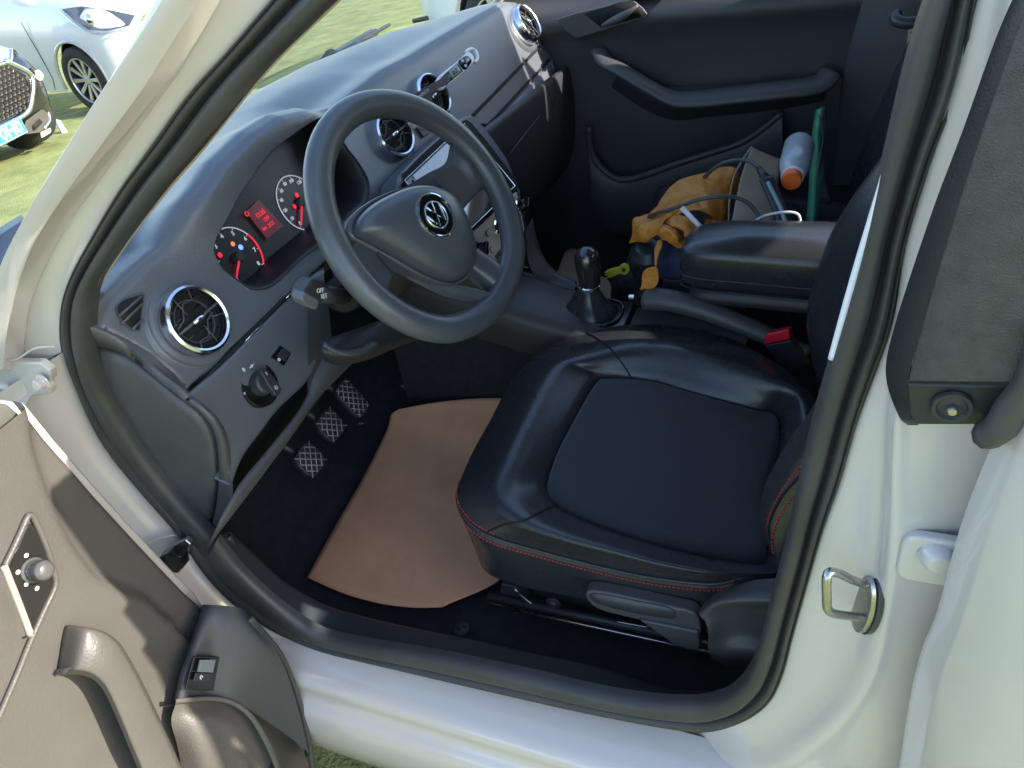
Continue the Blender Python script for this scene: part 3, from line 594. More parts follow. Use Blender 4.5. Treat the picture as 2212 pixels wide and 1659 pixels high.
# pocket back
prism('dash_pocket', [LW(x, y, -.06) for x, y in [(500, 1075), (500, 985), (560, 900), (660, 790), (705, 740), (700, 850), (640, 930)]], (-.01, 0, 0), blk, CAR, bevel=0)
kb_i = [(486, 1100), (521, 1040), (575, 975), (632, 905), (658, 865), (668, 840), (674, 815), (690, 775)]
kb_o = [(446, 1186), (510, 1103), (580, 1010), (632, 940), (686, 862), (712, 835), (740, 806), (775, 772)]
KB = strip('knee_bar', [[LW(x, y, -.03) for x, y in kb_i], [LW(x, y, 0) for x, y in kb_i], [lerp(LW(a[0], a[1], .006), LW(b[0], b[1], .006), .5) for a, b in zip(kb_i, kb_o)], [LW(x, y, .0) for x, y in kb_o], [LW(x, y, -.035) for x, y in kb_o]], plas, CAR, per=6)

# headlight switch
n_sw = V3((.90, .02, .36)).normalized(); c_sw = LW(561, 830, .006)
e1 = (YO-n_sw*YO.dot(n_sw)).normalized(); e2 = n_sw.cross(e1); e2 = e2 if e2.z > 0 else -e2
HS = lathe('headlight_switch', [(0, .003), (.019, .003), (.0205, .0), (.030, .001), (.0335, .002), (.0350, .0), (.0355, -.008)], c_sw, n_sw, gloss, CAR, seg=60)
lathe('switch_knob', [(0, .017), (.014, .017), (.0175, .014), (.0185, .004), (.0195, .002)], c_sw, n_sw, plasd, HS, seg=40)
gd = (LW(585, 850)-LW(555, 795)).normalized(); gd = (gd-n_sw*gd.dot(n_sw)).normalized(); gw = n_sw.cross(gd)
gcn = c_sw+n_sw*.017
prism('switch_grip', [gcn+gd*x+gw*y for x, y in ((-.022, -.004), (-.022, .006), (.0, .009), (.022, .0085), (.025, 0), (.022, -.0085), (0, -.008))], n_sw*.009, plasd, HS, bevel=.002)
lathe('lamp_icon', [(.0013, .0006), (.0022, .0006), (.0022, 0)], gcn+n_sw*.0093+gd*.013, n_sw, mark, HS, seg=16)
for k in range(8):
    a = R(45*k); d = gd*math.cos(a)+gw*math.sin(a); p = gcn+n_sw*.0096+gd*.013
    tube('icon_ray', [p+d*.0029, p+d*.0042], .00035, mark, HS, seg=4)
prism('pointer_mark', [gcn+n_sw*.0092+gd*x+gw*y for x, y in ((-.015, .001), (-.015, .0022), (-.010, .0022), (-.010, .001))], n_sw*.0004, mark, HS, bevel=0)
for s, x, y in (('0', 527, 799), ('-o-', 543, 790), ('*', 530, 852)):
    txt('switch_print', s, LW(x, y, .010), e1, e2, .0085, mark, HS, bold=.0003)
# trunk release style switch
bq = [LW(x, y, .003) for x, y in ((583, 772), (603, 746), (627, 764), (612, 791))]
BS = prism('dash_button', bq, n_sw*.003, gloss, CAR, bevel=.0015)
bcen = sum(bq, V3((0, 0, 0)))/4+n_sw*.003
prism('button_cap', [lerp(p, bcen, .38)+n_sw*.003 for p in bq], n_sw*.004, plasd, BS, bevel=.001)
txt('button_symbol', 'o', LW(602, 776, .012), e1, e2, .010, mark, BS, bold=.0005)

# passenger dash trim strip: two dark joints with a raised satin plank between
tube('trim_joint', [F(*q, .0015) for q in [(1013, 258), (1060, 210), (1110, 158), (1150, 117), (1176, 88)]], .0038, blk, DB, n=24, seg=8)
tube('trim_joint', [F(*q, .0015) for q in [(1013, 258), (1022, 262), (1036, 268), (1050, 270), (1062, 262), (1100, 222), (1140, 178), (1168, 150), (1186, 128)]], .0034, blk, DB, n=50, seg=8)
GB = strip('glovebox_fascia', [[F(x, y, o) for x, y, o in L] for L in ([(1056, 276, .0), (1100, 230, 0), (1150, 176, 0), (1190, 130, 0)], [(1058, 280, .006), (1102, 234, .006), (1153, 180, .006), (1193, 134, .006)], [(1078, 305, .002), (1118, 262, .002), (1165, 205, .002), (1203, 155, .002)], [(1086, 330, -.03), (1122, 290, -.03), (1170, 225, -.03), (1206, 175, -.03)])], dash, CAR, per=6)
glv = [V3((.14-.0*z, y, z)) for z in (0,) for y in (0,)]
gbx = []
for z, xo in ((.50, .035), (.485, .045), (.40, .05), (.30, .04), (.22, .01), (.16, -.05)):
    gbx.append([V3((interp(y, X0T)+xo-.01, y, z)) for y in (.93, 1.05, 1.2, 1.35, 1.42)])
loft('glovebox_door', gbx, plasd, CAR, pu=4, pv=3)
tube('glovebox_joint', [Q(*q, X=.125) for q in [(1100, 335), (1130, 295), (1165, 250)]], .0012, plas, CAR, seg=6)
tube('hanging_wire', [Q(*q, Y=1.28) for q in [(1193, 140), (1200, 200), (1185, 260), (1160, 320), (1145, 350)]], .0012, plasd, CAR, n=30, seg=5)

# ================================================================ CENTRE STACK
xst = lambda z: .115-.45*(z-.50)+.04
def gst(off=0): return lambda p: p.x-(.085+.48*(.54-p.z))-off
def ST(x, y, off=0): return QG(x, y, gst(off))
nst = V3((1, 0, .48)).normalized()
sh_o = [(858, 402), (862, 380), (880, 358), (930, 310), (975, 270), (1000, 252), (1018, 246), (1032, 256), (1060, 290), (1095, 340), (1118, 395), (1150, 475), (1150, 500), (1120, 560), (1070, 610), (1000, 600)]
CS = prism('centre_stack', [ST(x, y, -.012) for x, y in sh_o], nst*-.05, dash, CAR, bevel=.006)
ring = CR([ST(x, y, -.011) for x, y in [(872, 392), (880, 366), (940, 308), (1000, 262), (1014, 262), (1035, 285), (1075, 335), (1122, 405), (1090, 440), (1000, 520), (960, 500)]], 60, True)
mk('stack_recess', ring, [tuple(range(60))], blk, CS, smooth=False)
hu = [ST(x, y, o) for x, y, o in ((874, 390, .003), (1003, 268, .003), (1112, 402, .034), (985, 525, .034))]
nhu = (hu[1]-hu[0]).cross(hu[3]-hu[0]).normalized(); nhu = nhu if nhu.x > 0 else -nhu
HU = prism('head_unit', hu, nhu*-.035, gloss, CAR, bevel=.003)
hc = sum(hu, V3((0, 0, 0)))/4
bz_ = [lerp(p, hc, .055)+nhu*.0008 for p in hu]
prism('touch_screen', [bz_[0]+(bz_[1]-bz_[0])*.07, bz_[1], bz_[2], bz_[3]+(bz_[2]-bz_[3])*.07], nhu*.0008, mat('screen_glass', (.012, .014, .016), .06, spec=.9, coat=1), HU, bevel=0, smooth=False)
tube('unit_frame', [p+nst*.0008 for p in hu]+[hu[0]+nst*.0008], .0012, chrome, HU, seg=6)
lathe('unit_button', [(0, .001), (.004, .001), (.0045, 0)], lerp(hu[0], hc, .16)+nst*.002, nst, mat('btn_grey', (.3, .33, .36), .3), HU, seg=16)
# fascia triangle line near the steering wheel (hazard switch)
hz = [F(x, y, .003) for x, y in ((898, 276), (914, 298), (936, 282), (915, 268))]
HZ = prism('hazard_switch', hz, NF*.003, plas, CAR, bevel=.001)
tube('hazard_outline', [F(x, y, .008) for x, y in ((904, 278), (914, 294), (928, 283), (904, 278))], .0006, plasd, HZ, seg=5)
# climate panel
cp = [ST(x, y, .0) for x, y in ((988, 532), (1118, 412), (1152, 478), (1058, 582))]
CPn = prism('climate_panel', cp, nst*-.02, silver, CAR, bevel=.004)
cpc = sum(cp, V3((0, 0, 0)))/4
def knob(x, y, r=.019):
    c = ST(x, y, .001); K = lathe('climate_knob', [(0, .020), (r*.75, .020), (r*.88, .017), (r*.95, .004), (r*1.15, .003), (r*1.2, 0)], c, nst, gloss, CPn, seg=32)
    lathe('knob_ring', [(r*1.0, .003), (r*1.0, .0055), (r*1.22, .0045), (r*1.26, 0)], c, nst, chrome, CPn, seg=32)
    d = V3((0, .8, .5)); d = (d-nst*d.dot(nst)).normalized(); w_ = nst.cross(d)
    prism('knob_grip', [c+nst*.018+d*a+w_*b for a, b in ((-r*.9, -.004), (-r*.9, .004), (r*.9, .004), (r*.9, -.004))], nst*.010, gloss, CPn, bevel=.002)
knob(1078, 494, .017); knob(1030, 545, .017); knob(1122, 447, .015)
for x, y in ((1053, 505), (1075, 466), (1098, 470), (1062, 540)):
    c = ST(x, y, .001); prism('climate_button', rsq(c, YO, nst.cross(YO), .014, .012, .3), nst*.0015, plasd, CPn, bevel=.0006)
    prism('button_face', rsq(c+nst*.0014, YO, nst.cross(YO), .011, .009, .3), nst*.001, silver, CPn, bevel=.0004)
tube('panel_slider', [ST(1072, 556, .003), ST(1100, 520, .003)], .004, plasd, CPn, seg=8)
prism('stack_side', [ST(x, y, .004) for x, y in ((1118, 405), (1125, 408), (1152, 470), (1158, 485), (1152, 505), (1140, 515), (1134, 488))], nst*-.03, gloss, CS, bevel=.004)

# ================================================================ STEERING
WN = V3((.85, -.126, .511)).normalized(); WC = V3((.258, .350, .598))
W1 = (YO-WN*YO.dot(WN)).normalized(); W2 = WN.cross(W1)
def W(a, b, h=0): return WC+W1*a+W2*b+WN*h
SW = tube('steering_wheel', [W((.172-.006*sm(-math.sin(R(a)), .75, 1))*math.cos(R(a)), (.172-.006*sm(-math.sin(R(a)), .75, 1))*math.sin(R(a))) for a in range(0, 360, 4)], .0205, wheelm, CAR, seg=28, closed=True, nref=WN, flat=.9)
SW['label'] = 'grey rubbery three-spoke steering wheel'
# airbag cover, domed
cov = [(-.128, .048), (-.112, .060), (-.080, .062), (-.040, .056), (0, .045), (.030, .028), (.048, .008), (.055, -.014), (.050, -.040), (.038, -.065), (.020, -.088), (-.004, -.100), (-.030, -.099), (-.054, -.085), (-.078, -.052), (-.100, -.008), (-.120, .030)]
CV = CR([V3((a, b, 0)) for a, b in cov], 90, True); cc0 = V3((-.03, -.015, 0))
vsx = []
prf = [(1.0, .000), (1.005, .012), (.985, .024), (.94, .031), (.85, .037), (.65, .043), (.4, .046), (.2, .047)]
for s, h in prf: vsx += [W(*((cc0+(p-cc0)*s).to_2d()), h-.008) for p in CV]
Fx = gridf(len(prf), 90, False, True); vsx.append(W(cc0.x, cc0.y, .0395)); Fx += [((len(prf)-1)*90+i, (len(prf)-1)*90+(i+1) % 90, len(vsx)-1) for i in range(90)]
mk('airbag_cover', vsx, Fx, wheelm, SW)
vsx = []
prf = [(.7, -.04), (1.0, -.035), (1.07, -.02), (1.09, -.004), (1.06, .004), (1.01, .002), (.98, -.004)]
for s, h in prf: vsx += [W(*((cc0+(p-cc0)*s).to_2d()), h) for p in CV]
mk('wheel_hub', vsx, gridf(len(prf), 90, False, True), wheelm, SW)
def spoke(name, rows, m=wheelm, **k): return loft(name, [[W(*p) for p in r] for r in rows], m, SW, pu=6, pv=6, **k)
# left spoke: upper edge .. lower edge, from hub to rim
spoke('spoke', [[(-.105, .052, -.014), (-.128, .040, -.004), (-.150, .040, .002), (-.166, .044, 0)], [(-.105, .02, -.008), (-.130, .010, -.002), (-.150, .006, .003), (-.170, .004, .004)], [(-.09, -.018, -.010), (-.120, -.026, -.004), (-.142, -.034, 0), (-.160, -.040, 0)], [(-.09, -.022, -.03), (-.120, -.030, -.025), (-.142, -.038, -.02), (-.158, -.044, -.012)]])
spoke('spoke_inlay', [[(-.096, .012, -.004), (-.120, .010, .003)], [(-.088, -.012, -.004), (-.118, -.022, .002)], [(-.06, -.04, -.004), (-.095, -.045, -.004)]], plas)
spoke('spoke', [[(.02, .048, -.014), (.06, .042, -.002), (.10, .036, .002), (.14, .052, .0), (.165, .055, 0)], [(.03, .015, -.008), (.075, .012, .0), (.11, .010, .006), (.145, .012, .004), (.170, .012, .002)], [(.03, -.03, -.012), (.07, -.030, -.004), (.105, -.028, .0), (.14, -.028, 0), (.165, -.035, 0)], [(.03, -.035, -.03), (.07, -.036, -.025), (.105, -.034, -.02), (.14, -.034, -.016), (.163, -.04, -.012)]])
spoke('spoke_inlay', [[(.06, .030, .002), (.108, .026, .008)], [(.062, -.004, .002), (.108, -.006, .010)], [(.062, -.022, .0), (.104, -.022, .006)]], plas)
spoke('spoke', [[(-.088, -.045, -.02), (-.060, -.100, -.016), (-.030, -.140, -.008), (-.010, -.170, .002)], [(-.082, -.046, -.008), (-.052, -.098, -.004), (-.024, -.136, 0), (-.002, -.166, .006)], [(-.058, -.078, -.006), (-.034, -.104, -.002), (-.012, -.132, .004), (.004, -.156, .008)], [(-.054, -.080, -.03), (-.028, -.104, -.028), (-.004, -.130, -.026), (.010, -.150, -.02)]])
spoke('spoke', [[(.012, -.092, -.03), (.014, -.115, -.026), (.016, -.14, -.022), (.018, -.158, -.012)], [(.014, -.092, -.006), (.020, -.115, -.002), (.024, -.138, .004), (.022, -.158, .008)], [(.038, -.066, -.006), (.048, -.098, -.002), (.056, -.130, .004), (.056, -.158, .006)], [(.044, -.062, -.02), (.054, -.098, -.016), (.062, -.130, -.01), (.066, -.158, .0)]])
spoke('spoke_foot', [[(-.006, -.158, .004), (.012, -.150, .009), (.030, -.150, .009), (.048, -.152, .006)], [(-.004, -.170, .008), (.014, -.168, .013), (.032, -.168, .013), (.052, -.164, .008)], [(.0, -.184, .006), (.018, -.184, .008), (.036, -.182, .008), (.056, -.172, .004)]], wheelm)
# emblem
EC = (-.0235, -.004); h0 = .0392
EM = lathe('emblem', [(.0295, .000), (.0297, .0022), (.0312, .0030), (.0328, .0022), (.0334, -.002)], W(*EC, h0), WN, chrome, SW, seg=48)
lathe('emblem_disc', [(0, .0008), (.029, .0006), (.0297, 0)], W(*EC, h0), WN, gloss, SW, seg=40)
tube('emblem_ring', [W(EC[0]+.0195*math.cos(R(a)), EC[1]+.0195*math.sin(R(a)), h0+.0018) for a in range(0, 360, 9)], .0015, chrome, SW, seg=8, closed=True)
def em(a, b): return W(EC[0]+a*.0195, EC[1]+b*.0195, h0+.0020)
for L in ([(-.38, .90), (0, .08), (.38, .90)], [(-.88, .42), (-.42, -.78), (0, -.05), (.42, -.78), (.88, .42)]):
    tube('emblem_letter', [em(*p) for p in L], .0016, chrome, SW, seg=8)
# column shroud, stalks
csh = []
for t, r_, dz in ((0, .050, 0), (.25, .058, -.004), (.6, .062, -.01), (1, .066, -.02)):
    c = WC-WN*(.045+.13*t)+V3((0, .0, dz)); csh.append([c+W1*r_*1.0*math.cos(R(a))+W2*r_*(.85 if math.sin(R(a)) > 0 else 1.15)*math.sin(R(a)) for a in range(0, 361, 30)])
SH = loft('column_shroud', csh, plasd, CAR, pu=4, pv=3)
low = [[Q(x, y, X=xx) for x, y, xx in L] for L in ([(690, 740, .10), (720, 730, .12), (760, 715, .13), (830, 690, .14), (900, 680, .14)], [(695, 756, .12), (730, 762, .14), (780, 757, .15), (840, 735, .15), (905, 715, .15)], [(700, 775, .11), (735, 785, .12), (790, 775, .12), (850, 750, .12), (910, 730, .12)])]
loft('shroud_cover', low, plasd, SH, pu=4, pv=5, solid=.006)
tube('tilt_lever', [Q(699, 742, X=.13), Q(725, 757, X=.14), Q(752, 762, X=.15), Q(780, 757, X=.155), Q(806, 741, X=.155)], lambda t: .0065+.003*t, plas, SH, n=30, seg=10, flat=.6)
lathe('stalk_socket', [(.006, .01), (.020, .008), (.026, .0), (.030, -.01)], Q(745, 640, X=.15), (.6, -.8, .1), blk, SH, seg=24)
ms = [Q(x, y, X=.19) for x, y in ((658, 640), (665, 612), (690, 600), (712, 620), (706, 658), (690, 664))]
tube('stalk_arm', [Q(690, 635, X=.19), Q(745, 640, X=.15)], .012, plasd, SH, seg=12)
SK = prism('indicator_stalk', [Q(x, y, X=.195) for x, y in ((652, 645), (660, 622), (676, 601), (700, 606), (714, 625), (706, 650), (682, 662))], V3((-.030, .012, -.004)), plasd, CAR, bevel=.004)
prism('stalk_end', [Q(x, y, X=.198) for x, y in ((652, 646), (659, 630), (690, 648), (688, 664), (682, 670), (660, 660))], V3((-.022, .006, 0)), mat('stalk_grey', (.12, .125, .13), .35), SK, bevel=.003)
txt('stalk_print', 'OFF', Q(692, 628, X=.199), V3((.0, .7, -.35)), V3((0, .35, .7)), .009, mark, SK)
txt('stalk_print', 'SET', Q(700, 640, X=.199), V3((.0, .7, -.35)), V3((0, .35, .7)), .009, mark, SK)

# ================================================================ PEDALS
def pedal(x, y, wd, hg, lit=False):
    c = QG(x, y, lambda p: p.x-(-.11)+(p.z-.06)*.6); n = V3((.86, 0, .5)).normalized(); a = YO; b = n.cross(a)
    b = b if b.z > 0 else -b
    P = prism('pedal', rsq(c, a, b, wd, hg, .35), n*-.012, plasd, CAR, bevel=.003)
    for s in (-1, 1):
        for i in range(-4, 5):
            o_ = i*.0175; L = []
            for t in (-.05, .05):
                L.append((o_+t, s*t))
            # clip diagonal to the pad
            def cl(u0, v0, u1, v1):
                t0, t1 = 0, 1; du, dv = u1-u0, v1-v0
                for p_, q_ in ((-du, u0+wd*.44), (du, wd*.44-u0), (-dv, v0+hg*.44), (dv, hg*.44-v0)):
                    if abs(p_) < 1e-9:
                        if q_ < 0: return None
                    else:
                        r_ = q_/p_
                        if p_ < 0: t0 = max(t0, r_)
                        else: t1 = min(t1, r_)
                return None if t0 >= t1 else ((u0+du*t0, v0+dv*t0), (u0+du*t1, v0+dv*t1))
            k = cl(L[0][0], L[0][1], L[1][0], L[1][1])
            if k: tube('tread_rib', [c+n*.001+a*q[0]+b*q[1] for q in k], .0012, mat('worn_rib', (.30, .285, .26), .45), P, seg=6)
    tube('pedal_arm', [c-n*.012, c-n*.04+b*.06, c-n*.06+b*.18], .008, plasd, P, seg=8)
    return P
pedal(671, 992, .060, .062); pedal(716, 917, .062, .062); pedal(762, 860, .052, .088)

# ================================================================ CONSOLE
side_t = [(800, 590), (900, 618), (1000, 648), (1100, 676), (1150, 692), (1200, 707), (1255, 722), (1330, 742), (1450, 770), (1600, 800)]
side_m = [(1010, 742), (1060, 757), (1110, 766), (1155, 772), (1230, 790), (1350, 815), (1500, 840)]
YC = .655
cs_t = VR(side_t, YC); 
ct_far = [(1160, 690), (1200, 700), (1240, 712), (1290, 726), (1370, 742), (1480, 768), (1620, 795)]
console = thing if False else None
csm = mat('console_plastic', (.040, .037, .036), .45, bump=.3, scale=500, var=.1)
CT = strip('centre_console', [[V3((p.x, .80, p.z-.08)) for p in cs_t], [V3((p.x, .80, p.z)) for p in cs_t], [V3((p.x, .785, p.z+.006)) for p in cs_t], [V3((p.x, YC+.02, p.z+.006)) for p in cs_t], [V3((p.x, YC+.004, p.z)) for p in cs_t], [V3((p.x, YC-.004, p.z-.016)) for p in cs_t], [V3((p.x, YC-.006, p.z-.085)) for p in cs_t], [V3((p.x, YC-.002, p.z-.092)) for p in cs_t], [V3((p.x, YC+.01, p.z-.10)) for p in cs_t]], csm, CAR, per=5)
# forward flank of the console rising to the stack
fl = [[Q(x, y, Y=yy) for x, y, yy in L] for L in ([(1150, 470, .86), (1168, 540, .86), (1200, 585, .86), (1245, 607, .86)], [(1146, 480, .85), (1160, 545, .85), (1192, 592, .85), (1240, 614, .85)], [(1138, 490, .83), (1140, 560, .82), (1165, 610, .82), (1215, 640, .82)])]
strip('console_flank', [[p+V3((0, .0, -.2)) for p in fl[0]]]+fl, plas, CT, per=6)
loft('console_tunnel', [[V3((x, y, z)) for y in (YC, .70, .78, .85)] for x, z in ((.0, .20), (.12, .22), (.22, .205), (.3, .19))], plasd, CT, pu=4, pv=3)
kx = Q(1268, 560, Y=.74)
strip('tunnel_carpet', [[V3((p.x, YC+.006, p.z-.094)) for p in cs_t], [V3((p.x, YC+.010, p.z-.13)) for p in cs_t], [V3((p.x, YC-.0, -.16)) for p in cs_t]], carpet, CT, per=5)
# gear lever
bse = V3((.362, .738, .178))
G = box('gear_lever', bse+V3((.006, .0, .005)), (.165, .118, .022), gloss, CAR, bevel=.014, seg=4)
tube('surround_trim', rsq(bse+V3((.004, 0, .018)), XO, YO, .125, .096, .35)+[rsq(bse+V3((.004, 0, .018)), XO, YO, .125, .096, .35)[0]], .0035, gloss, G, seg=8)
bt = []
for z, s, k in ((.012, 1, .0), (.028, .86, .003), (.045, .60, -.002), (.062, .46, .003), (.078, .30, -.001), (.095, .20, 0)):
    bt.append([bse+V3((.060*s*math.cos(R(a))*(1+.08*math.sin(R(a*4+z*900))), .047*s*math.sin(R(a))*(1+.08*math.cos(R(a*5+z*700))), z)) for a in range(0, 361, 24)])
loft('lever_boot', bt, leather, G, pu=4, pv=3)
kp = kx
lathe('lever_knob', [(0, .027), (.010, .025), (.019, .019), (.0235, .010), (.0255, .0), (.0255, -.012), (.024, -.030), (.022, -.052), (.020, -.060), (.016, -.064)], kp, (-.03, 0, 1), mat('knob_gunmetal', (.10, .10, .105), .2, metal=.8), G, seg=32)
lathe('knob_collar', [(.020, .003), (.0225, .001), (.0225, -.004), (.019, -.006)], kp+V3((0, 0, -.060)), (-.03, 0, 1), chrome, G, seg=28)
tube('lever_stem', [kp+V3((.001, 0, -.05)), bse+V3((0, 0, .08))], .017, leather, G, seg=14)
# handbrake
hb0 = Q(1395, 645, Y=.72); hbp = [hb0, Q(1450, 650, Y=.715), Q(1530, 672, Y=.71), Q(1600, 700, Y=.705), Q(1680, 735, Y=.70), Q(1740, 765, Y=.70)]
HB = tube('handbrake', [hb0+V3((-.002, 0, 0)), *hbp[1:]], lambda t: .0245-.006*t, mat('brake_grip', (.07, .072, .075), .42, bump=.3), CAR, n=40, seg=18, flat=.9)
lathe('brake_tip', [(0, .024), (.010, .022), (.018, .012), (.0235, .0)], hbp[0], (hbp[0]-hbp[1]), gloss, HB, seg=20)
lathe('brake_button', [(0, .036), (.0055, .034), (.0065, .015)], hbp[0], (hbp[0]-hbp[1]), chrome, HB, seg=16)
# armrest
def capsule_slab(name, outline, z0, z1, rr, m, parent, crown=0.0):
    P = CR(outline, 80, True); c = sum(P, V3((0, 0, 0)))/80; vs = []
    L = [(1-.10*rr, z0), (1-.02*rr, z0+.004), (1, z0+.010), (1, z1-.022), (1-.03*rr, z1-.012), (1-.10*rr, z1-.005), (1-.25*rr, z1), (.45, z1+crown), (.2, z1+crown*1.2)]
    for s, z in L: vs += [V3((c.x+(p.x-c.x)*s, c.y+(p.y-c.y)*s, z+p.z)) for p in P]
    F_ = gridf(len(L), 80, False, True); vs.append(V3((c.x, c.y, z1+crown*1.25+c.z))); F_ += [((len(L)-1)*80+i, (len(L)-1)*80+(i+1) % 80, len(vs)-1) for i in range(80)]
    return mk(name, vs, F_, m, parent)
# top of armrest measured on Z=.37, a box between x=.56 and .85
arm_o = [V3((.552, .745, 0)), V3((.556, .715, 0)), V3((.585, .700, 0)), V3((.66, .694, 0)), (V3((.86, .690, 0))), V3((.90, .76, 0)), V3((.86, .835, 0)), V3((.66, .835, 0)), V3((.585, .825, 0)), V3((.556, .79, 0))]
AR = capsule_slab('centre_armrest', arm_o, .29, .375, 1.3, leather, CAR, crown=.006)
arm_b = [V3((p.x+.006, lerp(.765, p.y, .97), 0)) for p in arm_o]
mk_ = capsule_slab('armrest_box', [V3((lerp(.76, p.x, .97)+.01, lerp(.765, p.y, .9), 0)) for p in arm_o], .250, .288, 1.6, plasd, AR)
tube('armrest_seam', [V3((p.x, lerp(.765, p.y, 1.005), .2885)) for p in arm_o]+[V3((arm_o[0].x, arm_o[0].y, .2885))], .0012, gloss, AR, n=80, seg=6)
tube('armrest_seam', [V3((p.x, lerp(.765, p.y, 1.003), .312)) for p in arm_o]+[V3((arm_o[0].x, arm_o[0].y, .312))], .0009, plas, AR, n=80, seg=6)
# belt buckle
bq0 = Q(1679, 732, Y=.665)
BK = prism('belt_buckle', [Q(x, y, Y=.665) for x, y in ((1650, 740), (1655, 722), (1704, 712), (1706, 733), (1650, 745))], (.004, .02, -.004), redp, CAR, bevel=.002)
prism('buckle_body', [Q(x, y, Y=.668) for x, y in ((1650, 746), (1708, 735), (1745, 790), (1700, 810))], (.004, .022, -.004), plasd, BK, bevel=.003)

# ================================================================ DRIVER SEAT
DS = bpy.data.objects.new('driver_seat', None); link(DS); WL['driver_seat'] = V3((.55, .4, -.1)); DS.location = WL['driver_seat']-WL[CAR.name]; DS.parent = CAR
DS['label'] = 'black leather driver seat with red double stitching'
ins = [(1177, 1050), (1192, 990), (1219, 934), (1280, 828), (1310, 814), (1400, 818), (1480, 840), (1560, 862), (1640, 884), (1682, 895), (1688, 950), (1668, 1030), (1655, 1120), (1655, 1215), (1560, 1210), (1498, 1197), (1420, 1178), (1340, 1153), (1259, 1122), (1200, 1090)]
pk_ = [(1085, 1065), (1105, 990), (1140, 910), (1200, 800), (1255, 775), (1370, 750), (1470, 758), (1565, 785), (1660, 820), (1722, 855), (1740, 930), (1720, 1030), (1700, 1120), (1700, 1225), (1580, 1236), (1510, 1232), (1420, 1216), (1330, 1192), (1215, 1160), (1125, 1120)]
out = [(990, 1075), (1010, 1000), (1055, 915), (1115, 810), (1190, 745), (1322, 706), (1440, 702), (1570, 728), (1680, 788), (1752, 850), (1780, 930), (1770, 1030), (1740, 1120), (1700, 1243), (1610, 1246), (1540, 1257), (1440, 1248), (1338, 1230), (1179, 1190), (1040, 1145)]
zi = [.195, .2, .203, .203, .2, .197, .193, .188, .18, .17, .165, .16, .16, .165, .17, .178, .185, .19, .195, .197]
zp = [.222, .222, .222, .222, .224, .226, .226, .224, .218, .205, .19, .18, .18, .19, .196, .205, .212, .216, .22, .222]
NI = 20
insP = [Q(x, y, Z=z-.012) for (x, y), z in zip(ins, zi)]; pkP = [Q(x, y, Z=z) for (x, y), z in zip(pk_, zp)]
outP = []
for i, (x, y) in enumerate(out):
    if i >= 14 or i == 0: outP.append(Q(x, y, Y=.140))
    elif i < 5: outP.append(Q(x, y, Z=.185))
    elif i < 10: outP.append(Q(x, y, Z=.195))
    else: outP.append(Q(x, y, Z=.17))
outP[19] = Q(1040, 1145, Y=.140); outP[0] = Q(988, 1078, Z=.19)
ci = sum(insP, V3((0, 0, 0)))/NI
def sh_(P, s, dz=0): return [ci+(p-ci)*s+V3((0, 0, dz)) for p in P]
low1 = [p+(p-ci).normalized()*.004+V3((0, 0, -.03)) for p in outP]; low2 = [ci+(p-ci)*.96+V3((0, 0, -.11-(p.z-ci.z))) for p in outP]
for i in list(range(14, 20))+[0]:
    low1[i] = outP[i]+V3((.0, -.002, -.03)); low2[i] = V3((outP[i].x+(.035 if i in (0, 19) else .01), .158, .03))
low2[0] = Q(1040, 1222, Y=.19)
grove = [lerp(a, b, .10)+V3((0, 0, .0)) for a, b in zip(insP, pkP)]
def seat_loft(name, loops, m, parent, n=200, pu=5, fill=None, **k):
    R_ = [CR(l, n, True) for l in loops]; 
    colz = [CRu([r[j] for r in R_], pu) for j in range(n)]; nu = len(colz[0])
    vs = [colz[j][i] for i in range(nu) for j in range(n)]; Fq = gridf(nu, n, False, True)
    if fill == 'last':
        vs.append(sum(R_[-1], V3((0, 0, 0)))/n); Fq += [((nu-1)*n+j, (nu-1)*n+(j+1) % n, len(vs)-1) for j in range(n)]
    return mk(name, vs, Fq, m, parent, **k)
# matching stations: resample by station so loops stay aligned
def st_loop(L, per=10):
    m_ = len(L); o_ = []
    for i in range(m_):
        a, b, c, d = L[i-1], L[i], L[(i+1) % m_], L[(i+2) % m_]
        for k in range(per):
            t = k/per; o_.append(.5*((2*b)+(c-a)*t+(2*a-5*b+4*c-d)*t*t+(3*b-a-3*c+d)*t**3))
    return o_
def stl(name, loops, m, parent, pu=5, fill=False, **k):
    R_ = [st_loop(l) for l in loops]; n = len(R_[0]); colz = [CRu([r[j] for r in R_], pu) for j in range(n)]; nu = len(colz[0])
    vs = [colz[j][i] for i in range(nu) for j in range(n)]; Fq = gridf(nu, n, False, True)
    if fill: vs.append(sum(R_[-1], V3((0, 0, 0)))/n); Fq += [((nu-1)*n+j, (nu-1)*n+(j+1) % n, len(vs)-1) for j in range(n)]
    return mk(name, vs, Fq, m, parent, **k)
up_ = lambda L, d: [p+V3((0, 0, d)) for p in L]
stl('seat_bolster', [up_(sh_(insP, .975), -.012), up_(insP, .0), [lerp(a, b, .3)+V3((0, 0, .004)) for a, b in zip(insP, pkP)], pkP, [lerp(a, b, .55)+V3((0, 0, .004)) for a, b in zip(pkP, outP)], outP], leather, DS)
stl('seat_side', [[p+V3((0, 0, .0)) for p in outP], [p+(p-ci).normalized()*.002+V3((0, 0, -.006)) for p in outP], low1, low2], leather, DS)
stl('seat_insert', [up_(sh_(insP, .985), -.008), up_(sh_(insP, .965), .001), *[[V3((p.x, p.y, lerp(ci.z-.10*(p.x-ci.x)+.007, p.z+.006, s_**6))) for p in sh_(insP, s_)] for s_ in (.92, .8, .6, .35, .12)]], fabric, DS, fill=True)
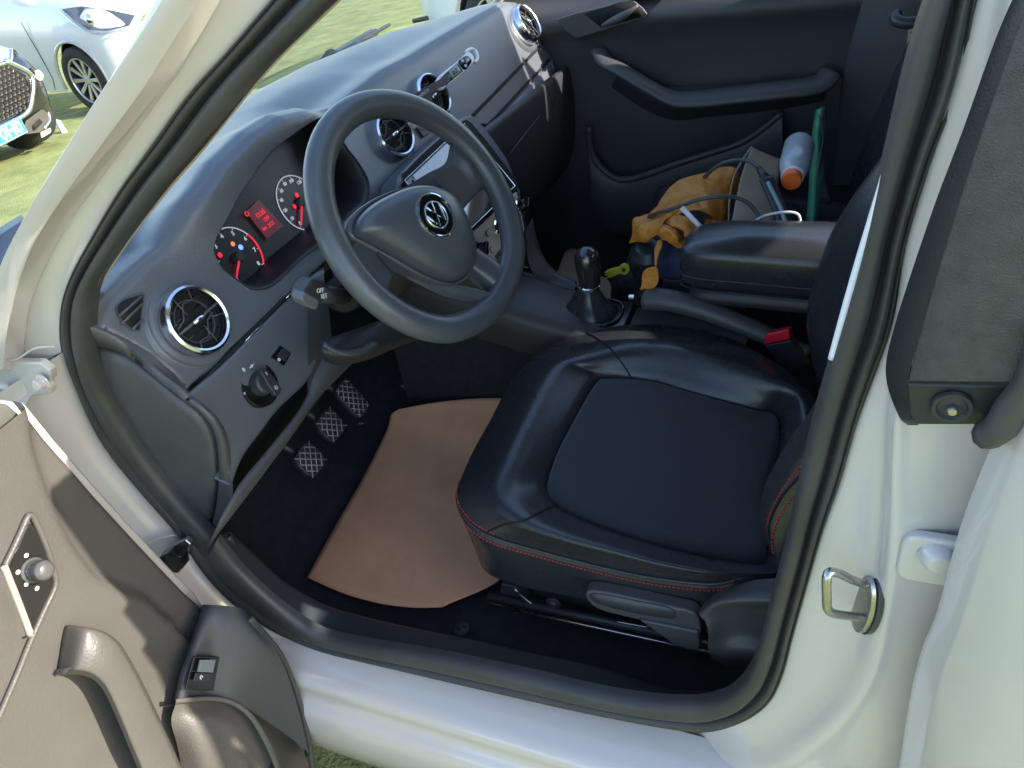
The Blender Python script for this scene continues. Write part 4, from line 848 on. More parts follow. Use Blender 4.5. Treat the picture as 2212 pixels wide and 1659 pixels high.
# seam beads + red stitches
so_ = st_loop(outP)
def stitches(path, d, every=2, r=.0009, ln=.62):
    items = []
    P = CR(path, int(sum((a-b).length for a, b in zip(path, path[1:]))/.0062))
    for i in range(0, len(P)-1):
        a = P[i]+d; b = lerp(P[i], P[i+1], ln)+d; t = (b-a).normalized(); s1 = t.orthogonal().normalized(); s2 = t.cross(s1)
        vv = [q+s1*r*math.cos(k*1.5708)+s2*r*math.sin(k*1.5708) for q in (a, b) for k in range(4)]
        items.append((vv, [(0, 1, 5, 4), (1, 2, 6, 5), (2, 3, 7, 6), (3, 0, 4, 7), (0, 3, 2, 1), (4, 5, 6, 7)]))
    v, f = join(items); return v, f
near = [so_[i % 200] for i in range(143, 206)]
v, f = stitches(near, V3((0, .0005, .005))); tag(mk('red_stitching', v, f, red, DS), kind='stuff')
v, f = stitches(near, V3((0, -.0050, -.013))); tag(mk('red_stitching', v, f, red, DS), kind='stuff')
tube('seat_piping', [p+V3((0, -.002, -.002)) for p in near], .0022, leather, DS, seg=8)
# cross seams on the bolster
def bolseam(i, a=0.0):
    k = int(i*10); A_ = st_loop(insP)[k % 200]; B_ = st_loop(pkP)[k % 200]; C_ = st_loop(outP)[k % 200]
    return [A_+V3((0, 0, .001)), lerp(A_, B_, .3)+V3((0, 0, .0045)), B_+V3((0, 0, .0005)), lerp(B_, C_, .55)+V3((0, 0, .0045)), C_+V3((0, 0, .0005))]
tube('cover_seam', bolseam(4.6), .0016, blk, DS, n=24, seg=6)
tube('cover_seam', bolseam(18.9), .0018, blk, DS, n=24, seg=6)
# backrest
bk_rows = []
# sections by height: (x front centre, y near, y far, bolster depth)
for z, xf_, b in ((.13, .825, .02), (.20, .805, .05), (.30, .785, .06), (.40, .795, .06), (.48, .815, .06), (.60, .872, .055), (.70, .925, .045), (.80, .975, .03), (.90, 1.02, .015)):
    xc = xf_+b
    yn, yf = .150, .648
    bk_rows.append([V3((xc+.14, yn+.02, z)), V3((xc+.06, yn-.008, z)), V3((xc-b*.55, yn+.0, z)), V3((xc-b, yn+.035, z)), V3((xc-b*.55, yn+.085, z)), V3((xc-.0, yn+.13, z)), V3((xc+.006, .40, z)), V3((xc-.0, yf-.13, z)), V3((xc-b*.55, yf-.085, z)), V3((xc-b, yf-.035, z)), V3((xc-b*.55, yf, z)), V3((xc+.06, yf+.008, z)), V3((xc+.14, yf-.02, z))])
BR = loft('backrest', bk_rows, leather, DS, pu=6, pv=5)
zz = [r[2] for r in bk_rows[0:6]]
bs0 = VR([(1800, 830), (1762, 878), (1722, 928), (1690, 978), (1658, 1042), (1646, 1094), (1650, 1134), (1660, 1172), (1685, 1195)], .200)
bs1 = VR([(1815, 850), (1775, 895), (1735, 945), (1700, 1000), (1668, 1060), (1653, 1102), (1655, 1140), (1664, 1172), (1685, 1195)], .160)
bs2 = VR([(1850, 900), (1800, 950), (1742, 1012), (1700, 1056), (1674, 1096), (1660, 1135), (1662, 1162), (1668, 1186), (1685, 1205)], .140)
bs3 = VR([(1870, 960), (1830, 1010), (1790, 1060), (1750, 1110), (1715, 1150), (1695, 1180), (1685, 1200), (1682, 1215), (1690, 1225)], .132)
bs4 = VR([(1900, 1010), (1870, 1080), (1830, 1130), (1790, 1170), (1750, 1200), (1725, 1220), (1710, 1235), (1700, 1245), (1700, 1250)], .140)
loft('backrest_bolster', [[p+V3((.05, .03, 0)) for p in bs0], bs0, bs1, bs2, bs3, bs4], leather, DS, pu=6, pv=6)
for k_ in (.28, -.28):
    pth = [lerp(b_, (a_ if k_ > 0 else c_), abs(k_)) + V3((0, -.0035, 0)) for a_, b_, c_ in zip(bs1, bs2, bs3)][1:-1]
    v, f = stitches(pth, V3((0, 0, 0))); tag(mk('red_stitching', v, f, red, DS), kind='stuff')
tube('backrest_seam', [p+V3((0, -.001, 0)) for p in bs2[1:-1]], .0018, blk, DS, n=40, seg=6)
# height lever, hinge cover, rails
Lt = [(1265, 1280), (1300, 1280), (1380, 1296), (1455, 1313), (1500, 1325), (1512, 1352), (1508, 1372), (1440, 1352), (1370, 1338), (1300, 1320), (1272, 1302)]
HL = prism('height_lever', [Q(x, y, Y=.118) for x, y in Lt], (0, .022, .0), plas, DS, n=50, bevel=.004)
prism('lever_wedge', [Q(x, y, Y=.112) for x, y in ((1380, 1340), (1440, 1352), (1508, 1366), (1512, 1400), (1498, 1408), (1455, 1392))], (0, .022, 0), plas, DS, bevel=.003)
prism('lever_dish', [Q(x, y, Y=.1165) for x, y in ((1274, 1286), (1300, 1284), (1380, 1300), (1445, 1314), (1456, 1336), (1380, 1326), (1310, 1310), (1280, 1298))], (0, .001, 0), mat('dish', (.055, .058, .064), .5, bump=.2), DS, n=40, bevel=0)
hcv = [[Q(x, y, Y=yy) for x, y, yy in L] for L in (
    [(1520, 1300, .13), (1560, 1275, .13), (1620, 1255, .13), (1660, 1250, .13), (1700, 1250, .13)],
    [(1510, 1325, .095), (1550, 1300, .09), (1610, 1295, .085), (1660, 1296, .085), (1710, 1300, .085)],
    [(1525, 1345, .088), (1560, 1320, .095), (1620, 1318, .10), (1665, 1322, .10), (1710, 1328, .10)],
    [(1530, 1375, .082), (1570, 1365, .098), (1620, 1370, .10), (1660, 1380, .10), (1710, 1390, .10)],
    [(1530, 1405, .085), (1560, 1410, .088), (1610, 1412, .086), (1650, 1415, .086), (1700, 1420, .09)],
    [(1540, 1425, .11), (1570, 1438, .11), (1610, 1445, .11), (1650, 1450, .11), (1700, 1450, .12)])]
loft('hinge_cover', hcv, plas, DS, pu=6, pv=5)
for dz, m_, r_ in ((0, steel, .0030), (.024, plasd, .007)):
    tube('seat_rail', [Q(1060, 1306, Y=.165)+V3((0, 0, dz)), Q(1640, 1432, Y=.165)+V3((0, 0, dz))], r_, m_, DS, seg=8)
prism('rail_bracket', [Q(x, y, Y=.175) for x, y in ((1082, 1262), (1115, 1268), (1140, 1300), (1110, 1312), (1078, 1305))], (0, .02, 0), plasd, DS, bevel=.002)
tube('rail_cable', [Q(*q, Y=.165) for q in [(1112, 1272), (1130, 1290), (1155, 1308), (1172, 1312), (1190, 1318), (1260, 1330), (1400, 1355)]], .0018, steel, DS, n=40, seg=6)
lathe('rail_bolt', [(0, .008), (.006, .008), (.008, .004), (.012, .003), (.013, 0)], Q(1196, 1302, Y=.165), (0, -1, 0), plasd, DS, seg=16)
box('seat_pan', (.58, .41, -.02), (.46, .42, .10), plasd, DS, bevel=.02)
lathe('carpet_stud', [(0, .006), (.005, .006), (.008, .003), (.014, .002), (.015, 0)], Q(998, 1358, Z=-.12), (0, 0, 1), plasd, CAR, seg=20)

# passenger seat (mostly behind things)
ps = []
for x, z in ((.36, .10), (.37, .18), (.42, .205), (.60, .20), (.80, .17), (.88, .16)):
    ps.append([V3((x, .90, .02)), V3((x, .885, z-.03)), V3((x, .91, z+.01)), V3((x, .97, z-.01)), V3((x, 1.12, z-.015)), V3((x, 1.27, z-.01)), V3((x, 1.33, z+.01)), V3((x, 1.355, z-.03)), V3((x, 1.34, .02))])
PSe = bpy.data.objects.new('passenger_seat', None); link(PSe); WL['passenger_seat'] = V3((.6, 1.12, -.1)); PSe.location = WL['passenger_seat']-WL[CAR.name]; PSe.parent = CAR
PSe['label'] = 'black passenger seat loaded with bags'
loft('seat_cushion', ps, leather, PSe, pu=5, pv=4)
loft('backrest', [[V3((x, y, z)) for y, x in ((.88, .93+dz), (.90, .86+dz), (.95, .83+dz), (1.12, .86+dz), (1.29, .83+dz), (1.34, .86+dz), (1.36, .93+dz))] for z, dz in ((.14, 0), (.3, .02), (.5, .07), (.7, .13), (.9, .2))], leather, PSe, pu=4, pv=4)

# ================================================================ SILL TRIM
scuff_i = [(1600, 1475), (1555, 1490), (1500, 1492), (1420, 1480), (1286, 1437), (1150, 1408), (1040, 1384), (922, 1362), (800, 1335), (700, 1305), (620, 1258), (560, 1205), (500, 1150)]
scuff_o = [(1622, 1455), (1577, 1500), (1520, 1518), (1440, 1516), (1290, 1496), (1150, 1463), (1040, 1440), (922, 1415), (800, 1394), (691, 1369), (600, 1310), (519, 1236), (463, 1166)]
SI = strip('sill_scuff_plate', [VR(scuff_i, .075)[k:k+1][0:0] or [p+V3((0, .0, -.05)) for p in VR(scuff_i, .07)], VR(scuff_i, .07), [lerp(a, b, .15)+V3((0, 0, .004)) for a, b in zip(VR(scuff_i, .066), VR(scuff_o, .012))], [lerp(a, b, .8)+V3((0, 0, .002)) for a, b in zip(VR(scuff_i, .066), VR(scuff_o, .012))], VR(scuff_o, .010), [p+V3((0, .002, -.012)) for p in VR(scuff_o, .008)]], mat('scuff', (.04, .043, .05), .48, bump=.3, scale=300, var=.22, vscale=9), CAR, per=6)
tube('scuff_joint', [p+V3((0, -.001, .004)) for p in VR(scuff_o, .008)], .0032, blk, SI, n=120, seg=8)
so2 = [lerp(a, b, .30) for a, b in zip(VR(scuff_i, .066), VR(scuff_o, .012))]
tube('scuff_ridge', [p+V3((0, -.001, .0035)) for p in [lerp(a, b, .80) for a, b in zip(VR(scuff_i, .066), VR(scuff_o, .012))]], .002, plas, SI, n=120, seg=8)
# small kick trim rib
tube('kick_rib', [Q(*q, Y=.045) for q in [(492, 1160), (510, 1190), (540, 1228), (572, 1266)]], .006, plas, SI, n=24, seg=8)

# ================================================================ DRIVER DOOR
TH = R(88); DN = V3((math.sin(TH), math.cos(TH), 0)); DD = V3((math.cos(TH), -math.sin(TH), 0)); DO = V3((-.05, -.09, 0))
def D(x, y, off=0): return QP(x, y, DO+DN*off, DN)
def dl(p): q = p-DO; return (q.dot(DD), q.z)
edge = [(52, 869), (110, 945), (182, 1028), (214, 1066), (304, 1166), (357, 1223), (411, 1280), (438, 1303)]
EL = sorted([(dl(D(x, y))[1], dl(D(x, y))[0]) for x, y in edge]); 
DR = bpy.data.objects.new('driver_door', None); link(DR); WL['driver_door'] = V3((-.05, -.1, -.3)); DR.location = WL['driver_door']-WL[CAR.name]; DR.parent = CAR
DR['label'] = 'opened driver door showing its sunlit grey trim'
soft = [dl(D(x, y)) for x, y in [(97, 1066), (125, 1130), (154, 1184), (200, 1241), (247, 1266), (307, 1287), (350, 1330)]]
soft0 = [dl(D(x, y)) for x, y in [(52, 880), (62, 960), (80, 1020)]]+soft
def dist_soft(a, z):
    best = 9; sgn = 1
    for (a0, z0), (a1, z1) in zip(soft0, soft0[1:]):
        ux_, uz_ = a1-a0, z1-z0; L2 = ux_*ux_+uz_*uz_; t_ = max(0, min(1, ((a-a0)*ux_+(z-z0)*uz_)/L2)); dx, dz = a-(a0+ux_*t_), z-(z0+uz_*t_)
        dd = math.hypot(dx, dz)
        if dd < best: best = dd; sgn = 1 if (ux_*dz-uz_*dx) > 0 else -1
    return best*sgn
zb = dl(D(52, 869))[1]
def doff(a, z):
    d = dist_soft(a, z)
    h = .010*(1-sm(abs(d), 0, .05)) if True else 0
    h = .013*sm(d, -.006, .008)
    h += .02*sm(.12-z, 0, .2)
    # recess for the pull handle
    return h
vs = []; NA, NZ = 90, 110
for j in range(NZ):
    z = -.46+(zb+.46)*j/(NZ-1); a0 = interp(z, EL) if z > EL[0][0] else EL[0][1]
    for i in range(NA):
        a = a0+(.95-a0)*(i/(NA-1))**1.5
        e_ = 1-min(1, (a-a0)/.012); h = doff(a, z)-.02*e_*e_
        vs.append(DO+DD*a+DN*h+V3((0, 0, z)))
mk('door_trim', vs, gridf(NZ, NA), doorp, DR)
# outer skin & frame (white), 6 cm behind
sk_ = [dl(D(x, y, -.03)) for x, y in [(44, 866), (57, 872), (120, 950), (190, 1030), (225, 1070), (313, 1166), (366, 1223), (425, 1284)]]
skl = sorted([(z, a) for a, z in sk_])
pts = [DO+DD*(a)+DN*(-.03)+V3((0, 0, z)) for z, a in skl]
bot = V3((0, 0, -.5))
skin = [pts[0]+V3((0, 0, -.5))]+pts+[DO+DD*.95-DN*.03+V3((0, 0, pts[-1].z+.02)), DO+DD*.95-DN*.03+V3((0, 0, -.48))]
prism('door_shell', skin, -DN*.06, paint, DR, bevel=.006)
# belt line / window frame foot at the top front corner
prism('window_frame_foot', [DO+DD*a+DN*(-.012)+V3((0, 0, z)) for a, z in ((.035, zb-.02), (.04, zb+.004), (.10, zb+.05), (.30, zb+.16), (.95, zb+.32), (.95, zb-.01))], -DN*.02, mat('door_glass_trim', (.10, .10, .085), .35), DR, bevel=.004)
# mirror adjuster plate
mp = [(64, 1130), (92, 1180), (108, 1225), (115, 1248), (111, 1277), (90, 1325), (68, 1371), (45, 1310), (14, 1230), (38, 1180)]
def dsurf(x, y, o=.0):
    p = D(x, y, .012); a, z = dl(p); return D(x, y, doff(a, z)+o)
tube('plate_ridge', [dsurf(*q, .004) for q in [(-12, 1262), (14, 1215), (38, 1165), (58, 1120), (66, 1112), (76, 1125), (100, 1180), (118, 1240), (119, 1268), (95, 1320), (66, 1385), (40, 1450), (10, 1520), (-20, 1590)]], .0036, doorp, DR, n=90, seg=10)
prism('mirror_switch_plate', [dsurf(x, y, .002) for x, y in mp], DN*.002, mat('plate_gloss', (.015, .014, .013), .35), DR, n=60, bevel=.0006)
kc = dsurf(70, 1232, .004)
kax = (DN*.93+DD*.0+V3((0, 0, .25))).normalized()
lathe('mirror_knob', [(0, .030), (.0065, .030), (.009, .0285), (.0115, .025), (.0115, .012), (.0125, .011), (.0125, .006), (.015, .004), (.0155, 0)], kc, kax, mat('knob_grey', (.08, .075, .07), .25), DR, seg=36)
for i in range(10):
    lathe('knob_groove', [(.0119, .0005), (.0124, 0), (.0119, -.0005)], kc+kax*(.013+i*.0012), kax, plasd, DR, seg=30)
for x, y in ((57, 1200), (39, 1236), (57, 1262), (80, 1271)):
    lathe('dial_mark', [(0, .0008), (.0025, .0006), (.003, 0)], dsurf(x, y, .004), DN, mark, DR, seg=8)
tube('release_lever', [dsurf(*q, .012) for q in [(8, 1222), (24, 1262), (46, 1318), (66, 1372)]], .004, mat('lever_cream', (.30, .27, .23), .4), DR, n=20, seg=10)
loft('lever_blade', [[dsurf(x, y, o) for x, y, o in L] for L in ([(8, 1226, .010), (24, 1264, .011), (44, 1318, .011), (62, 1370, .010)], [(-30, 1255, .014), (-20, 1290, .016), (0, 1340, .016), (20, 1390, .012)], [(-60, 1300, .010), (-60, 1330, .010), (-50, 1380, .01), (-20, 1440, .006)])], doorp, DR, pu=4, pv=4)
# pull handle: bridge rising from the panel
ho = [(147, 1350), (186, 1355), (222, 1364), (250, 1384), (265, 1405), (292, 1452), (322, 1513), (355, 1585), (388, 1659), (420, 1740)]
hi = [(118, 1452), (150, 1448), (175, 1449), (200, 1458), (222, 1478), (240, 1510), (262, 1560), (285, 1615), (304, 1660), (335, 1740)]
offs = [.014, .05, .062, .068, .07, .07, .07, .07, .07, .07]
mid = [((a[0]+b[0])/2, (a[1]+b[1])/2) for a, b in zip(ho, hi)]
HR = [[D(x, y, o*.35+.01) for (x, y), o in zip([(x+6, y+2) for x, y in ho], offs)], [D(x, y, o*.9) for (x, y), o in zip(ho, offs)], [D(x-8, y+6, o) for (x, y), o in zip(ho, offs)], [D(x, y, o+.003) for (x, y), o in zip(mid, offs)], [D(x+6, y-4, o) for (x, y), o in zip(hi, offs)], [D(x, y, o-.006) for (x, y), o in zip(hi, offs)], [D(x-4, y+6, o-.016) for (x, y), o in zip(hi, offs)], [D(x+2, y+10, o-.026) for (x, y), o in zip(hi, offs)]]
loft('pull_handle', HR, doorp, DR, pu=5, pv=5, solid=.004, off=-1)
tube('handle_joint', [D(*q, .062) for q in [(268, 1412), (292, 1462), (322, 1523), (362, 1612), (395, 1690)]], .0012, plas, DR, n=40, seg=6)
# switch console bulge
sb0 = [(440, 1306), (430, 1340), (408, 1410), (393, 1455), (381, 1513)]
sb1 = [(482, 1308), (478, 1345), (462, 1415), (452, 1462), (446, 1508)]
sb2 = [(522, 1314), (530, 1352), (530, 1420), (524, 1470), (518, 1522)]
sb3 = [(528, 1320), (572, 1384), (596, 1440), (616, 1515), (636, 1600)]
sb4 = [(545, 1340), (591, 1397), (617, 1448), (643, 1528), (668, 1630)]
bul = loft('switch_console', [[D(x, y, o-.06) for (x, y), o in zip(sb0, (.02, .03, .04, .045, .045))], [D(x, y, o) for (x, y), o in zip(sb0, (.02, .03, .04, .045, .045))], [D(x, y, .058) for x, y in sb1], [D(x, y, .085) for x, y in sb2], [D(x, y, .110) for x, y in sb3], [D(x, y, .118) for x, y in sb4], [D(x-3, y+2, .105) for x, y in sb4], [D(x-8, y+6, .05) for x, y in sb4]], mat('console_grey', (.042, .042, .046), .5, bump=.5, scale=500), DR, pu=6, pv=6)
# ledge and lower bulge
lg0 = [(381, 1513), (447, 1507), (500, 1514), (545, 1545), (580, 1600), (606, 1659), (625, 1730)]
lg1 = [(379, 1521), (447, 1515), (497, 1522), (538, 1552), (570, 1605), (594, 1662), (612, 1735)]
lo_ = [.055, .068, .082, .098, .110, .116, .118]
strip('console_ledge', [[D(x, y, .03) for x, y in lg0], [D(x, y-3, o) for (x, y), o in zip(lg0, lo_)], [D(x, y, o-.002) for (x, y), o in zip(lg1, lo_)], [D(x, y, .02) for x, y in lg1]], doorp, DR, per=6)
lb = [[D(x, y, o) for x, y, o in L] for L in ([(379, 1522, .045), (447, 1516, .050), (500, 1523, .062), (545, 1558, .080), (590, 1640, .095)], [(370, 1560, .04), (430, 1560, .062), (480, 1570, .072), (520, 1600, .082), (570, 1680, .09)], [(385, 1620, .035), (440, 1640, .068), (490, 1650, .076), (530, 1680, .082), (560, 1740, .085)], [(400, 1720, .03), (460, 1740, .06), (500, 1750, .06), (540, 1780, .05), (560, 1820, .04)])]
loft('door_pocket', lb, doorp, DR, pu=5, pv=5)
v4 = [(668, 1608), (671, 1659), (690, 1800)]
tube('door_edge_seal', [D(*q, .112) for q in [(540, 1335), (594, 1397), (624, 1452), (650, 1530), (668, 1610), (676, 1665), (690, 1750)]], .005, rub, DR, n=50, seg=8)
0 and strip('door_edge_side', [[D(x, y, .05) for x, y in [(548, 1343), (591, 1397), (620, 1455), (645, 1530), (668, 1630), (680, 1720)]], [D(x, y, .045) for x, y in [(548-30, 1353), (555, 1420), (575, 1480), (600, 1560), (615, 1640), (630, 1740)]]], plasd, DR, per=5)
# window switch
ws = [(422, 1417), (468, 1418), (474, 1424), (462, 1485), (455, 1491), (403, 1489), (399, 1483), (415, 1424)]
prism('window_switch', [D(x, y, .060) for x, y in ws], DN*.003, gloss, DR, n=40, bevel=.001)
prism('switch_rocker', [D(x, y, .066) for x, y in ((430, 1424), (462, 1424), (456, 1452), (424, 1451))], DN*.004, mat('rocker', (.16, .17, .18), .25), DR, bevel=.001)
prism('switch_rocker', [D(x, y, .066) for x, y in ((421, 1453), (456, 1454), (451, 1471), (416, 1470))], DN*.002, plasd, DR, bevel=.0008)
wc_ = D(434, 1462, .0685)
txt('switch_symbol', 'n', wc_, -DD, V3((0, 0, 1)), .012, mark, DR, bold=.0003)

# front wing ahead of the hinge jamb, with the black cowl corner on top of it
loft('front_wing', [[V3((x, .06, z0-.01)), V3((x, -.02, z0)), V3((x, -.075, z0-.03)), V3((x, -.10, z0-.10)), V3((x, -.105, .15)), V3((x, -.09, -.10)), V3((x, -.06, -.24))] for x, z0 in ((-.20, .50), (-.30, .50), (-.5, .485), (-.8, .45), (-1.1, .38), (-1.35, .24), (-1.42, .05))], paint, CAR, pu=4, pv=4)
loft('cowl_corner', [[Q(x, y, X=xx) for x, y, xx in L] for L in ([(-90, 560, -.42), (-30, 520, -.42), (20, 488, -.42), (50, 470, -.42)], [(-90, 640, -.34), (-20, 600, -.34), (24, 560, -.34), (50, 540, -.34)], [(-90, 720, -.26), (-20, 680, -.26), (20, 650, -.26), (40, 630, -.26)])], mat('cowl_black', (.03, .035, .045), .25), CAR, pu=4, pv=4, solid=.012)
# rest of the rear door and the sill behind it, down to the ground side
loft('rear_door_skin', [[V3((x, y, z)) for y, z in ((-.062, .655), (-.080, .62), (-.088, .50), (-.080, .44), (-.090, .30), (-.095, .10), (-.085, -.03))] for x in (1.06, 1.3, 1.6, 1.9, 2.2)], paint, rd, pu=3, pv=4)
loft('window_panel', [[V3((x, y, z)) for y, z in ((-.066, .66), (-.055, .80), (-.02, .93), (.03, 1.0))] for x in (1.10, 1.5, 2.0)], gloss, bpt, pu=3, pv=3)

# ================================================================ FLOOR MATS AND LOOSE THINGS
def sheet(name, outline, zf, m, n=70, wob=.003, th=.0015):
    P = CR([Q(x, y, Z=zf) for x, y in outline], n, True); c = sum(P, V3((0, 0, 0)))/n; vs = []
    for k, s in enumerate((1, .9, .7, .45, .2)):
        for i, p in enumerate(P):
            q = c+(p-c)*s; vs.append(q+V3((0, 0, wob*(math.sin(q.x*31+q.y*17)+math.sin(q.y*43-q.x*11)) + (.004*abs(math.sin(i*.35)) if k == 0 else 0))))
    F_ = gridf(5, n, False, True); vs.append(c); F_ += [(4*n+i, 4*n+(i+1) % n, 5*n) for i in range(n)]
    return mk(name, vs, F_, m, solid=th)
mo = [(663, 1247), (700, 1190), (722, 1140), (747, 1085), (785, 1030), (815, 975), (835, 930), (845, 905), (832, 897), (860, 883), (910, 868), (960, 862), (1020, 860), (1085, 858), (1075, 900), (1050, 950), (1020, 1010), (1010, 1100), (1040, 1170), (1120, 1235), (1060, 1245), (1000, 1280), (955, 1312), (900, 1314), (830, 1300), (760, 1284), (710, 1268)]
def MZ(x, y): return QG(x, y, lambda p: p.z+.100-2.6*max(0, p.y-.46)**2-.004*math.sin(p.x*16+p.y*7))
mL = [(663, 1247), (722, 1140), (785, 1030), (835, 930), (845, 895), (862, 884)]; mR = [(955, 1312), (1090, 1240), (1070, 1130), (1050, 1030), (1070, 930), (1090, 860)]
mB = [0, 6, 4, 0, -3, -8]
rowsM = [[MZ(lerp(a[0], b[0], t), lerp(a[1], b[1], t)+(k0*4*t*(1-t)*2.4 if i == 0 else k0*4*t*(1-t))) for t in (0, .25, .5, .75, 1)] for i, (a, b, k0) in enumerate(zip(mL, mR, (9, 0, 0, 0, -2, -7)))]
tag(loft('paper_floor_mat', rowsM, paper, None, pu=8, pv=8, solid=.0012), 'brown protective paper mat on the driver side floor in front of the seat', 'floor mat')
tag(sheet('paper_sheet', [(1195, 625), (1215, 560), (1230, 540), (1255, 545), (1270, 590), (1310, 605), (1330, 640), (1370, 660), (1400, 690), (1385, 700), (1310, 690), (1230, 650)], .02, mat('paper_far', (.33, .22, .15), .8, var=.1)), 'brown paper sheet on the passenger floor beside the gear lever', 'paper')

# orange rolled cloth bag: folded wings + rolls
Z4 = lambda x, y: (1324.9+x*.22568, 288+y*.22568)
og = thing('orange_cloth', 'crumpled orange nylon bag lying on the passenger seat behind the armrest', 'bag', (.5, 1.05, .22))
from mathutils import noise as mn
def ogr(name, rows, **k):
    o_ = loft(name, [[Q(*Z4(x, y), Y=yy) for x, y, yy in L] for L in rows], orange, og, pu=8, pv=8, solid=.002, **k); crumple(o_); return o_
def crumple(o, amp=.0075, f=11):
    me = o.data; me.update(); L = WL[o.name]
    nn = [v.normal.copy() for v in me.vertices]
    for v, n in zip(me.vertices, nn):
        q = v.co+L; a = 1-abs(mn.noise(q*f))*2.2; b = 1-abs(mn.noise(q*f*2.3+V3((5, 2, 1))))*2.2
        v.co += n*(amp*(a*a*(1 if a > 0 else -1)-.4)+amp*.35*b)
ogr('cloth_panel', [[(330, 800, .98), (420, 660, 1.0), (600, 470, 1.04), (800, 400, 1.08), (960, 340, 1.10), (1090, 325, 1.12), (1180, 330, 1.12)], [(350, 800, .96), (470, 690, .98), (640, 540, 1.02), (840, 470, 1.04), (1000, 430, 1.06), (1120, 420, 1.09), (1200, 420, 1.12)], [(360, 820, .94), (520, 700, .95), (680, 600, 1.0), (860, 570, 1.0), (1010, 560, 1.03), (1120, 560, 1.06), (1190, 560, 1.1)], [(400, 830, .93), (560, 740, .93), (700, 620, .95), (880, 660, .96), (1000, 700, 1.0), (1100, 760, 1.02), (1150, 740, 1.06)], [(440, 850, .92), (560, 790, .90), (720, 720, .91), (880, 760, .92), (980, 860, .96), (1060, 900, .98), (1100, 900, 1.02)]])
ogr('cloth_flap', [[(150, 1055, .90), (180, 960, .90), (178, 890, .92), (210, 830, .94), (310, 800, .95)], [(200, 1045, .89), (260, 930, .88), (270, 880, .89), (320, 850, .92), (420, 800, .92)], [(280, 1030, .88), (350, 960, .87), (380, 900, .87), (440, 840, .89), (540, 770, .90)], [(330, 1010, .88), (430, 960, .86), (470, 890, .85), (540, 820, .87), (620, 760, .89)]])
ogr('cloth_roll', [[(410, 960, .86), (440, 915, .855), (520, 890, .85), (620, 920, .85), (700, 1010, .85), (740, 1090, .85)], [(415, 980, .84), (480, 930, .83), (560, 940, .825), (620, 1000, .825), (650, 1060, .83), (680, 1090, .83)], [(440, 1000, .85), (500, 1020, .835), (550, 1060, .83), (580, 1090, .83), (600, 1100, .83), (640, 1110, .83)]])
ogr('cloth_fold', [[(500, 870, .87), (560, 800, .88), (680, 790, .88), (780, 850, .88), (860, 950, .88), (900, 1010, .88)], [(560, 890, .85), (620, 870, .85), (700, 900, .845), (780, 960, .845), (830, 1020, .85), (860, 1050, .85)], [(620, 920, .85), (680, 960, .84), (720, 1010, .84), (740, 1060, .84), (770, 1090, .845), (800, 1100, .85)]])
ogr('cloth_roll', [[(850, 880, .93), (870, 820, .94), (920, 800, .95), (980, 840, .95), (1040, 920, .95)], [(870, 900, .91), (900, 850, .915), (940, 840, .92), (975, 900, .92), (1010, 980, .92)], [(880, 960, .92), (920, 920, .93), (950, 930, .93), (970, 960, .93), (990, 1010, .93)]])
pb = thing('paper_bag', 'open brown paper bag with grey lining standing on the passenger seat', 'paper bag', (.62, 1.05, .2))
loft('bag_side', [[Q(*Z4(x, y), Y=yy) for x, y, yy in L] for L in ([(1330, 135, 1.16), (1280, 250, 1.12), (1225, 400, 1.08), (1180, 600, 1.02), (1150, 760, .98), (1120, 880, .95)], [(1450, 190, 1.18), (1420, 300, 1.13), (1380, 450, 1.09), (1330, 620, 1.03), (1290, 790, .98), (1260, 920, .95)], [(1600, 250, 1.18), (1590, 400, 1.13), (1570, 550, 1.09), (1560, 700, 1.04), (1550, 850, .99), (1540, 960, .96)])], kraft, pb, pu=5, pv=5, solid=.001)
loft('bag_gusset', [[Q(*Z4(x, y), Y=yy) for x, y, yy in L] for L in ([(1310, 135, 1.18), (1230, 280, 1.14), (1150, 450, 1.09), (1110, 650, 1.03), (1105, 800, .99), (1110, 880, .965)], [(1335, 130, 1.17), (1270, 290, 1.16), (1210, 450, 1.12), (1170, 650, 1.07), (1150, 800, 1.02), (1118, 884, .965)])], mat('bag_lining', (.20, .19, .22), .6), pb, pu=4, pv=5, solid=.001)
tube('bag_rim', [Q(*Z4(x, y), Y=yy) for x, y, yy in [(1325, 130, 1.165), (1230, 265, 1.13), (1150, 430, 1.08), (1112, 640, 1.02), (1106, 800, .98), (1115, 888, .955), (1290, 955, .95)]], .0022, kraft, pb, n=50, seg=6)
loft('bag_front', [[Q(*Z4(x, y), Y=yy) for x, y, yy in L] for L in ([(1115, 885, .955), (1200, 920, .95), (1300, 950, .945)], [(1030, 1000, .90), (1130, 1000, .90), (1240, 1000, .90)])], kraft, pb, pu=3, pv=3, solid=.001)
# bottle
bd_ = (Q(*Z4(1700, 460), Y=.99)-Q(*Z4(1735, 300), Y=1.06)).normalized(); bc = Q(*Z4(1703, 462), Y=.99)
Bt = lathe('water_bottle', [(.011, -.020), (.016, -.028), (.026, -.045), (.031, -.065), (.032, -.15), (.029, -.16), (.0, -.162)], bc, bd_, mat('pet', (.62, .68, .74), .12, spec=.6, trans=.35), None, seg=32)
tag(Bt, 'clear plastic drinks bottle with orange cap beside the paper bag', 'bottle')
lathe('bottle_cap', [(0, .001), (.0185, .0), (.0195, -.003), (.0195, -.018), (.017, -.019)], bc, bd_, mat('cap', (.95, .17, .03), .45), Bt, seg=36)
lathe('bottle_neck', [(.0185, -.019), (.023, -.021), (.023, -.024), (.019, -.027)], bc, bd_, mat('neck', (.7, .75, .8), .15), Bt, seg=32)
